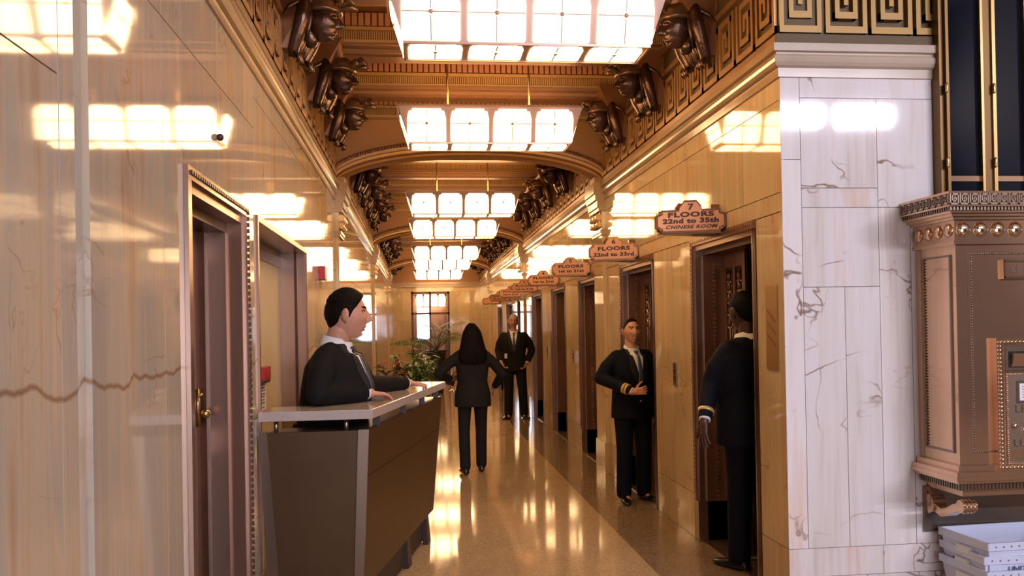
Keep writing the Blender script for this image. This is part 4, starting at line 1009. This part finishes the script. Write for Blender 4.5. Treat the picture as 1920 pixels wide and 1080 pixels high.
def person(label, loc_, rz, H, skin='skin', suit='suit', girth=(1, 1), lean=0, sway=0, head=None, arms=None, legs=None, hair='short', hairm='hair', face=None, tie='tie',
           jacket_hem=.80, stripes=None, lip='lip', female=False, head_s=1.0, head_off=(0, 0, 0), smile=False, shoulder=1.0, shirt=True, neck_s=1.0):
    s = H/1.75; t = thing('person', label, 'person', loc_, rz); t.scale = (s, s, s)
    inv = (Matrix.Translation(loc_) @ Matrix.Rotation(rz, 4, 'Z') @ Matrix.Scale(s, 4)).inverted()
    def Wp(p): return inv @ Vector(p)                 # world point -> body frame
    def Wd(v): q = inv.to_3x3() @ Vector(v); return q.normalized()
    def LN(p): p = Vector(p); k = max(0, p.z-.92); return Vector((p.x+sway*k, p.y-lean*k, p.z))
    gx, gy = girth; sw = .185*shoulder*(.90 if female else 1)
    sh = {q: LN((q*sw, .005, 1.405)) for q in (-1, 1)}
    hc = LN((0, -.005, 1.632))+Vector(head_off); hr = head or (0, 0, 0)
    HT = xform(hc, hr[0], hr[1], hr[2], head_s*1.0)
    A = {-1: (Vector((-.245*gx, .02, 1.12)), Vector((-.255*gx, -.05, .87))), 1: (Vector((.245*gx, .02, 1.12)), Vector((.255*gx, -.05, .87)))}
    HD = {q: dict(d=(0, -.15, -1), n=(-q, 0, 0), side=(0, -1, 0)) for q in (-1, 1)}
    for q, a in (arms or {}).items():
        if 'e' in a: A[q] = (Wp(a['e']) if a.get('w') else Vector(a['e']), Wp(a['h']) if a.get('w') else Vector(a['h']))
        h_ = dict(HD[q])
        for key in ('d', 'n', 'side'):
            if key in a: h_[key] = Wd(a[key]) if a.get('w') else a[key]
        for key in ('curl', 'thumb', 'spread'):
            if key in a: h_[key] = a[key]
        h_['hide'] = a.get('hide', False); HD[q] = h_
    LG = {-1: [(-.095, 0, .90), (-.10, -.015, .50), (-.105, .02, .09)], 1: [(.095, 0, .90), (.10, -.015, .50), (.105, .02, .09)]}
    FT = {-1: -.15, 1: .15}
    for q, a in (legs or {}).items():
        LG[q] = [Vector(p) for p in a[0]]; FT[q] = a[1]
    # ---- body: one continuous skin
    mb = MB(); head_grid(mb, HT, face)
    for q in (-1, 1):
        mb.ball((0, 0, 0), 1, 10, sc=(.011, .020, .033), T=HT @ Matrix.Translation((q*.083, .014, -.002)) @ Matrix.Rotation(q*.45, 4, 'Z'))
        mb.ball((0, 0, 0), 1, 8, sc=(.006, .008, .010), T=HT @ Matrix.Translation((q*.073, .008, -.034)))
    nb = LN((0, .012, 1.43)); mb.cap(nb, HT @ Vector((0, .030, -.070)), .060*neck_s, .051*neck_s, 20)
    mb.cap(LN((0, .01, 1.0)), LN((0, .01, 1.33)), .09, .11, 20); mb.cap(LN((-.13, .01, 1.36)), LN((.13, .01, 1.36)), .045, .045)
    mb.cap((0, 0, .90), LN((0, .01, 1.05)), .09, .09)
    for q in (-1, 1):
        e, w_ = A[q]; mb.cap(sh[q]+Vector((-q*.03, 0, -.05)), e, .036, .036); mb.cap(e, w_, .036, .026); h_ = HD[q]
        if not h_['hide']: hand(mb, w_, h_['d'], h_['n'], h_['side'], 1.0, h_.get('curl', (.35, .5, .5)), h_.get('thumb', .5), h_.get('spread', .12))
        a, b, c = [Vector(p) for p in LG[q]]; mb.cap((a.x*.6, a.y, .92), a, .07, .065); mb.cap(a, b, .062, .045); mb.cap(b, c, .045, .035); mb.cap(c, c+Vector((0, -.08, -.05)), .03, .026)
    HI = HT.inverted(); sk = {'skin': 'lip', 'skin_as': 'lip', 'skin_dk': 'lip_dk'}[skin]
    def paint(c):
        p = HI @ c
        if abs(p.x) > .06 or p.y > -.055 or abs(p.z) > .09: return 0
        for q in (-1, 1):
            dx, dz = p.x-q*.032, p.z-.018
            if abs(dx) < .0055 and abs(dz) < .005: return 3
            e2 = (dx/.013)**2+(dz/.0055)**2
            if e2 < 1: return 2
            if e2 < 2.1 and dz > .001: return 4
            if abs(p.x-q*.031) < .019 and abs(p.z-.040-.10*abs(dx)+.001) < .0042: return 4
        zz = p.z-(.35*abs(p.x) if smile else 0)
        if smile and abs(p.x) < .021 and -.0695 < zz < -.0615: return 5
        if (abs(p.x) < (.026 if smile else .022)) and -.077 < zz < -.053: return 1
        return 0
    remesh(mb, 'body', .0037, 1, t, paint=paint, mats=[skin, sk, 'eye', 'iris', hairm, 'teeth'])
    # ---- trousers
    mb = MB(); tk = .88 if female else 1.0
    mb.loft([sellipse(0, .0, .80, .165*gx, .125*gy), sellipse(0, .0, .92, .175*gx, .125*gy), sellipse(0, 0, 1.02, .155*gx, .115*gy)])
    for q in (-1, 1):
        a, b, c = [Vector(p) for p in LG[q]]
        mb.cap(a+Vector((0, 0, -.02)), a.lerp(b, .5), tk*.100*min(gx, 1.1), tk*.089, 18); mb.cap(a.lerp(b, .5), b, tk*.089, tk*.078, 18); mb.cap(b, b.lerp(c, .6), tk*.078, tk*.074, 18)
        cc = c+Vector((0, 0, .0)); mb.cap(b.lerp(c, .6), cc, tk*.074, tk*.073, 18); mb.cap(cc, cc+Vector((0, -.025, -.010)), tk*.07, .058, 14)
    remesh(mb, 'trousers', .012, 3, t, suit)
    # ---- shoes
    for q in (-1, 1):
        mb = MB(); c = Vector(LG[q][2]); a = FT[q]; T_ = Matrix.Translation((c.x, c.y, 0)) @ Matrix.Rotation(a, 4, 'Z'); R_ = []
        zoff = max(0, c.z-.09)
        for y, wd, h in ((.075, .022, .05), (.06, .036, .075), (.02, .040, .09), (-.04, .040, .078), (-.10, .047, .055), (-.16, .046, .045), (-.20, .032, .035), (-.215, .014, .025)):
            R_.append([T_ @ Vector((wd*math.cos(2*PI*k/16), y, zoff+max(0.002, h*.5+h*.5*math.sin(2*PI*k/16)))) for k in range(16)])
        mb.loft(R_, 'shoe'); mb.build('shoe', None, t, smooth=True)
    # ---- jacket
    mb = MB(); hem = jacket_hem
    if female: sec = [(hem, .205, .150), (.92, .200, .145), (1.08, .165, .125), (1.22, .180, .135), (1.34, .185, .125), (1.405, .16, .10), (1.45, .09, .07)]
    else: sec = [(hem, .195, .140), (.92, .190, .137), (1.08, .180, .132), (1.22, .198, .142), (1.34, .210*shoulder, .135), (1.41, .180*shoulder, .110), (1.45, .115, .085), (1.475, .075, .068)]
    mb.loft([[LN(p) for p in sellipse(0, .008-(gy-1)*.10*(1 if z < 1.3 else .3), z, rx*gx, ry*(1+(gy-1)*(1 if z < 1.15 else .8 if z < 1.3 else .35 if z < 1.38 else .1)), 40, 2.5 if z < 1.3 else 2.1)] for z, rx, ry in sec])
    if shirt:
        for v_ in mb.bm.verts:
            if v_.co.z > 1.425 and v_.co.y < LN((0, 0, v_.co.z)).y: v_.co.z += (v_.co.y-LN((0, 0, v_.co.z)).y)*.75
    for q in (-1, 1):
        e, w_ = A[q]; d_ = (w_-e).normalized(); w2 = w_-d_*.02; k = 1.0 if female else 1.08
        mb.cap(sh[q]+Vector((-q*.032, 0, -.022)), sh[q].lerp(e, .5), .070*k, .064*k, 20); mb.cap(sh[q].lerp(e, .5), e, .066*k, .058*k, 20); mb.cap(e, e.lerp(w2, .75), .058*k, .048*k, 20)
        u = d_.orthogonal().normalized(); v = d_.cross(u); pA, pB = e.lerp(w2, .6), w2
        mb.loft([[p+(u*math.cos(2*PI*j/20)+v*math.sin(2*PI*j/20))*r for j in range(20)] for p, r in ((pA, .045), (pB, .044))])
    jk = remesh(mb, 'jacket', .0105, 4, t, suit)
    bvh = BVHTree.FromPolygons([v.co.copy() for v in jk.data.vertices], [tuple(p.vertices) for p in jk.data.polygons])
    # ---- shirt, tie, lapels
    if shirt:
        mb = MB(); SL = [[LN(p) for p in sellipse(0, .008, z, rx, ry, 32, 2.1)] for z, rx, ry in ((1.36, .12, .088), (1.41, .10, .090), (1.445, .082*neck_s, .080*neck_s), (1.468, .070*neck_s, .070*neck_s))]
        vv = [v.co.copy() for v in jk.data.vertices]; ff = [tuple(p.vertices) for p in jk.data.polygons]; n0 = len(vv)
        for r_ in SL: vv += r_
        for a_ in range(3):
            for b_ in range(32): ff.append((n0+a_*32+b_, n0+a_*32+(b_+1) % 32, n0+(a_+1)*32+(b_+1) % 32, n0+(a_+1)*32+b_))
        bvh = BVHTree.FromPolygons(vv, ff); zb_ = 1.14; zt_ = 1.428
        def V(i, j): z = zb_+(zt_-zb_)*i; hw = .004+.064*i**.9; return LN((hw*(2*j-1), 0, z))
        drape(bvh, V, 24, 12, .0075, mb, 'shirt')
        mb.loft(SL, 'shirt')
        T_ = xform(LN((0, .006, 1.460)), .24, 0, hr[2]*.3)      # collar
        m2 = mb
        for q in (-1, 1): pass
        m2.loft([[T_ @ Vector((r*math.cos(2*PI*k/28), r*1.05*math.sin(2*PI*k/28), z-.012*(1 if math.sin(2*PI*k/28) < -.6 else 0))) for k in range(28)] for r, z in ((.078*neck_s, -.02), (.070*neck_s, .035), (.066*neck_s, .036), (.066*neck_s, -.02))], 'shirt', cap=False)
        mb.build('shirt', None, t, smooth=True)
        mb = MB()
        def TV(i, j): z = zb_-.0+(1.412-zb_)*i; hw = .024-.012*i; return LN((hw*(2*j-1), 0, z))
        drape(bvh, TV, 16, 4, .019, mb, tie)
        kz = LN((0, 0, 1.418)); h, _, _, _ = bvh.ray_cast(kz-Vector((0, .6, 0)), Vector((0, 1, 0)), 1.2)
        if h: mb.hexa([h+Vector(p_) for p_ in ((-.010, -.012, -.02), (.010, -.012, -.02), (.010, .012, -.02), (-.010, .012, -.02), (-.020, -.016, .026), (.020, -.016, .026), (.020, .012, .026), (-.020, .012, .026))], tie)
        mb.build('necktie', None, t, smooth=True)
        for q in (-1, 1):
            mb = MB()
            def LV(i, j, q=q):
                z = 1.10+.36*i; inner = .0+.070*max(0, (i-.1)/.9)**.9; wd = .058*math.sin(PI*min(1, .12+i*.8))*(1.0 if i < .62 else .85)
                return LN((q*(inner+wd*j-.004*(1-j)), 0, z))
            drape(bvh, LV, 26, 6, .011, mb, 'lapel'); mb.build('lapel', None, t, smooth=True)
        mb = MB()
        for z in (1.06, .97):
            h, _, _, _ = bvh.ray_cast(LN((0, 0, z))-Vector((0, .6, 0)), Vector((0, 1, 0)), 1.2)
            if h: mb.ball(h+Vector((0, -.003, 0)), .009, 6, 'gold' if stripes else 'lapel', sc=(1, .4, 1))
        mb.build('button', None, t, smooth=True)
    for q in (-1, 1):
        e, w_ = A[q]; d_ = (w_-e).normalized(); u = d_.orthogonal().normalized(); v = d_.cross(u)
        def ring(mb, c0, c1, r0, r1, m):
            mb.loft([[p+(u*math.cos(2*PI*j/24)+v*math.sin(2*PI*j/24))*r for j in range(24)] for p, r in ((c0, r0-.004), (c0, r0), (c1, r1), (c1, r1-.004))], m)
        if shirt and not HD[q]['hide']:
            mb = MB(); ring(mb, w_-d_*.03, w_-d_*.008, .036, .035, 'shirt'); mb.build('shirt_cuff', None, t, smooth=True)
        if stripes and q in stripes:
            for k in (0, 1):
                mb = MB(); c0 = w_-d_*(.062+.032*k); ring(mb, c0, c0-d_*.022, .0505, .0515, 'gold'); mb.build('cuff_stripe', None, t, smooth=True)
    # ---- hair
    def line(py, px):
        K = [(-.2, .080), (-.075, .078), (-.060, .066), (-.045, .040), (-.025, .018), (-.008, -.020), (.004, -.022), (.012, .018), (.030, .006), (.045, -.045), (.07, -.075), (.2, -.085)]
        if hair == 'receding': K = [(-.2, .098), (-.07, .090), (-.045, .072), (-.028, .045), (-.015, .02), (0, .0), (.012, .02), (.03, .0), (.045, -.045), (.07, -.07), (.2, -.08)]
        for (a, za), (b, zb) in zip(K, K[1:]):
            if py <= b: return za+(zb-za)*(py-a)/(b-a)
        return K[-1][1]
    th = {'short': .013, 'receding': .005, 'long': .016, 'crop': .011, 'grey': .008}[hair]
    def off(p):
        z0 = line(p.y, p.x); k = (p.z-z0)/.012; k = max(0, min(1, k)); k = k*k*(3-2*k)
        wv = .0015*math.sin(p.x*260+p.z*90)*math.sin(p.y*190)
        return -.010+k*(th+.010+wv+(.006 if hair == 'short' and p.z > .05 else 0))
    mb = MB(); head_grid(mb, HT, face, 96, 72, None, off)
    if hair == 'long':
        secs = [(1.72, .07, .08, .015), (1.66, .105, .10, .02), (1.60, .122, .105, .035), (1.52, .138, .09, .055), (1.44, .160, .08, .075), (1.36, .170, .07, .09), (1.30, .150, .055, .10), (1.26, .10, .035, .10)]
        mb.loft([[LN(Vector((rx*(1+.05*math.sin(k*2.7))*math.cos(2*PI*k/40), cy+ry*(1+.06*math.sin(k*3.1))*math.sin(2*PI*k/40), z-(.02*math.sin(k*1.9) if z < 1.35 else 0)))) for k in range(40)] for z, rx, ry, cy in secs])
        remesh(mb, 'hair', .008, 2, t, hairm)
    else: mb.build('hair', hairm, t, smooth=True)
    return t, bvh, LN

# 1 concierge at the desk
person('heavyset dark-haired man in black suit resting both hands on the desk counter', (-.565, 5.12, 0), math.radians(78), 1.83, girth=(1.14, 1.42), lean=.16, head=(.06, 0, math.radians(22)), head_s=1.13, head_off=(0, -.02, -.01), shoulder=1.05, neck_s=1.15,
       arms={-1: dict(w=1, e=(-.56, 4.76, 1.255), h=(-.30, 5.02, 1.238), d=(.85, .5, -.10), n=(.1, 0, -1), side=(-.5, .85, 0), curl=(.25, .35, .3), thumb=.2),
             1: dict(w=1, e=(-.34, 5.66, 1.24), h=(-.085, 5.96, 1.232), d=(.95, .2, -.06), n=(.1, 0, -1), side=(.2, -.95, 0), curl=(.2, 1.1, .4), thumb=.3)}, hair='short', face=dict(nose=1.15, k=1.5))
# 2 woman walking away
tw, _, _ = person('woman with long black hair in black jacket and trousers, seen from behind', (.58, 9.5, 0), math.radians(182), 1.655, suit='suit_g', female=True, girth=(1.06, 1.08), jacket_hem=.78, hair='long', shirt=False,
       arms={1: dict(e=(.40, .06, 1.17), h=(.24, -.20, 1.10), d=(-.8, -.5, .1), n=(0, 1, -.2), side=(0, 0, 1)), -1: dict(e=(-.35, .06, 1.15), h=(-.27, -.12, .99), d=(-.0, -.5, -.8), n=(.6, 0, -.2), side=(0, -1, 0))},
       legs={1: ([(.095, 0, .90), (.11, .03, .50), (.115, .16, .10)], .1), -1: ([(-.09, 0, .90), (-.10, -.06, .49), (-.10, -.10, .09)], -.1)})
m = MB(); m.box(-.10, .10, -.008, .008, -.045, .045, 'ink'); o = single(m, 'black_folder', 'small black folder held at the left side of the woman seen from behind', 'folder'); o.location = (.30, 9.76, 1.02); o.rotation_euler = (.2, .3, .3)
# 3 far man facing us
t3, bv, LN3 = person('grey-haired man in dark three piece suit facing us at the far end', (1.66, 15.0, 0), math.radians(-6), 1.84, suit='suit_g', hair='grey', hairm='hair_g', face=dict(k=1.2), shoulder=1.08, girth=(1.05, 1.0), head_s=1.04,
       arms={1: dict(e=(.30, .06, 1.15), h=(.215, -.09, .93), d=(-.5, -.3, -.8), n=(-1, 0, 0), side=(0, -1, 0)), -1: dict(e=(-.265, .03, 1.14), h=(-.22, -.12, .95), d=(.5, -.3, -.8), n=(1, 0, 0), side=(0, -1, 0))},
       legs={1: ([(.10, 0, .90), (.13, -.01, .50), (.155, .02, .09)], .35), -1: ([(-.10, 0, .90), (-.10, -.01, .50), (-.11, .0, .09)], -.4)})
m = MB()
for q in (-1, 1): m.tube([(q*.033+.019*math.cos(k*PI/9), -.112, 1.648+.016*math.sin(k*PI/9)) for k in range(19)], .0018, 5, 'ink'); m.tube([(q*.05, -.108, 1.65), (q*.078, -.02, 1.65)], .0018, 5, 'ink')
m.tube([(-.012, -.114, 1.65), (.012, -.114, 1.65)], .002, 5, 'ink'); m.build('glasses', None, t3)
m = MB(); m.box(-.16, -.115, -.155, -.148, 1.02, 1.10, 'paper'); m.build('badge', None, t3)
# 4 smiling man in the second lift doorway
person('smiling balding man in navy uniform with gold cuff stripes beside the second lift', (1.93, 7.66, 0), math.radians(16), 1.665, skin='skin_as', suit='suit_b', hair='receding', face=dict(nose=.8, smile=1), tie='tie_b', stripes=(-1, 1), smile=True, girth=(1.08, 1.12),
       head=(.0, 0, math.radians(-8)), arms={-1: dict(w=1, e=(1.63, 7.62, 1.13), h=(1.865, 7.34, 1.02), d=(.8, -.3, .1), n=(.3, .9, 0), side=(.3, -.2, 1), curl=(.6, .8, .6), thumb=1.6), 1: dict(e=(.26, .03, 1.12), h=(.24, -.04, .88))},
       legs={1: ([(.095, 0, .90), (.11, -.01, .50), (.12, .02, .09)], .2), -1: ([(-.095, 0, .90), (-.10, -.01, .50), (-.11, .0, .09)], -.35)})
# 5 tall man with his back to us
person('tall dark-skinned man in navy uniform, back to us in the open lift doorway', (2.15, 5.40, 0), math.radians(-155), 1.80, skin='skin_dk', suit='suit_b', hair='crop', stripes=(-1, 1), girth=(1.16, 1.2), lean=.05, head_s=1.08, lip='lip_dk', jacket_hem=.79,
       head=(.12, 0, math.radians(-14)), arms={1: dict(w=1, e=(1.885, 5.40, 1.21), h=(1.79, 5.26, .985), d=(-.15, -.2, -1), n=(.8, .3, 0), side=(-.3, .9, 0), curl=(.15, .25, .2), spread=.25), -1: dict(e=(-.26, .0, 1.12), h=(-.20, -.20, .98), d=(.5, -.8, 0), n=(0, 1, -1), side=(0, 0, 1))},
       legs={1: ([(.095, 0, .90), (.10, -.01, .50), (.10, -.02, .09)], .05), -1: ([(-.095, 0, .90), (-.09, 0, .50), (-.09, .05, .09)], -.1)})

# ------------------------------------------------------------------ sculpted head brackets
def make_bracket():
    t = thing('head_bracket', 'x', 'sculpture')       # +X away from the wall, origin on the wall under the tail
    HT = xform((.235, 0, .275), .16, 0, PI/2-.0, 1.13)
    m = MB(); head_grid(m, HT, dict(k=2.0, nose=1.45), 56, 48, 'statue'); m.cap((.16, 0, .16), (.10, 0, .30), .055, .08, 14, 'statue')
    m.build('carved_face', None, t, smooth=True)
    m = MB()      # cloth cap wound round the head, with a rolled band at the brow
    R = []
    for (dz, r, sh_) in ((.040, .001, 0), (.042, .014, 0), (.058, .019, .004), (.070, .012, .008), (.078, .016, .012), (.100, .006, .018), (.125, -.018, .020), (.138, -.05, .020)):
        R.append([HT @ Vector(((.080+r)*math.cos(2*PI*k/36), (.102+r)*math.sin(2*PI*k/36)+sh_, dz-.010*math.sin(2*PI*k/36)+.003*math.sin(5*2*PI*k/36+dz*60))) for k in range(36)])
    m.loft(R, 'statue_lt'); m.build('wrapped_cap', None, t, smooth=True)
    m = MB()      # tuft of short feathers springing from the brow
    for i, (a, L_, up_) in enumerate(((-.55, .085, .03), (-.2, .115, .05), (.15, .12, .02), (.5, .09, .045), (.0, .075, .075))):
        b = HT @ Vector((.07*math.sin(a), -.095*math.cos(a), .085)); dr_ = (HT.to_3x3() @ Vector((math.sin(a)*1.2, -math.cos(a), 0))).normalized()
        m.tube([b, b+dr_*L_*.35+Vector((0, 0, up_*.7)), b+dr_*L_*.75+Vector((0, 0, up_)), b+dr_*L_+Vector((0, 0, up_*.55))], [.014, .023, .024, .007], 8, 'statue_lt')
    m.build('feather_tuft', None, t, smooth=True)
    for s in (-1, 1):
        m = MB()     # pointed lappet sweeping back from the cap
        m.loft([[Vector(p) for p in ((.20, s*.085, .405), (.19, s*.10, .375), (.16, s*.095, .36), (.16, s*.08, .40))], [Vector(p) for p in ((.15, s*.125, .395), (.15, s*.155, .355), (.10, s*.15, .33), (.11, s*.115, .385))],
                [Vector(p) for p in ((.09, s*.165, .345), (.08, s*.185, .305), (.05, s*.175, .30), (.06, s*.15, .34))], [Vector(p) for p in ((.055, s*.19, .28), (.05, s*.195, .265), (.04, s*.19, .265), (.045, s*.183, .28))]], 'statue_lt')
        m.build('lappet', None, t, smooth=True)
        m = MB()     # heavy animal limb hanging beside the face, ending in a clawed paw
        P_ = [(.15, s*.085, .42), (.165, s*.12, .34), (.15, s*.13, .24), (.115, s*.125, .14), (.085, s*.11, .07), (.075, s*.10, .02)]
        m.tube(P_, [.030, .046, .050, .042, .036, .030], 14, 'statue')
        for j in (-1, 0, 1): m.tube([(.095+.004*j, s*.105+.022*j, .045), (.125, s*.10+.026*j, .025), (.125, s*.10+.028*j, -.005), (.105, s*.10+.026*j, -.022)], [.012, .014, .012, .004], 8, 'statue_lt' if j == 0 else 'statue')
        m.build('hanging_paw', None, t, smooth=True)
    m = MB()     # locks of hair and neck folds under the chin
    for j in range(7):
        y_ = (j-3)*.024; m.tube([(.14, y_, .20), (.125-.004*abs(j-3), y_*1.1, .12), (.10, y_*.9, .06+.008*abs(j-3)), (.075, y_*.7, .035)], [.016, .020, .016, .005], 8, 'statue_lt' if j % 3 == 1 else 'statue')
    for s in (-1, 1): m.tube([(.19, s*.088, .36), (.195, s*.096, .28), (.175, s*.088, .20), (.15, s*.07, .13)], [.012, .017, .017, .008], 8, 'statue')
    m.build('hair_locks', None, t, smooth=True)
    m = MB()
    m.hexa([(0, -.12, .08), (.06, -.10, .08), (.06, .10, .08), (0, .12, .08), (0, -.15, .56), (.30, -.13, .56), (.30, .13, .56), (0, .15, .56)], 'gild_dk'); m.build('console_block', None, t)
    return t
HB = make_bracket(); first = True
names = ['first', 'second', 'third', 'fourth', 'fifth', 'sixth', 'seventh', 'eighth', 'ninth', 'tenth', 'eleventh', 'twelfth', 'thirteenth', 'fourteenth']
for i, h in enumerate(HEADS):
    for X, rz, sd in ((XL, -.22, 'left'), (XR, PI+.22, 'right')):
        if h < YC and sd == 'right': continue
        o = HB if first else dup(HB, (0, 0, 0)); first = False
        o.location = (X+(.035 if sd == 'left' else -.035), h+.2, 3.34); o.rotation_euler = (0, 0, rz)
        n = i if sd == 'left' else i-1
        o['label'] = 'dark bronze feathered head sculpture, %s from the lobby on the %s frieze' % (names[n], sd)
        o['group'] = 'sculpted bronze heads carrying the ceiling beams'
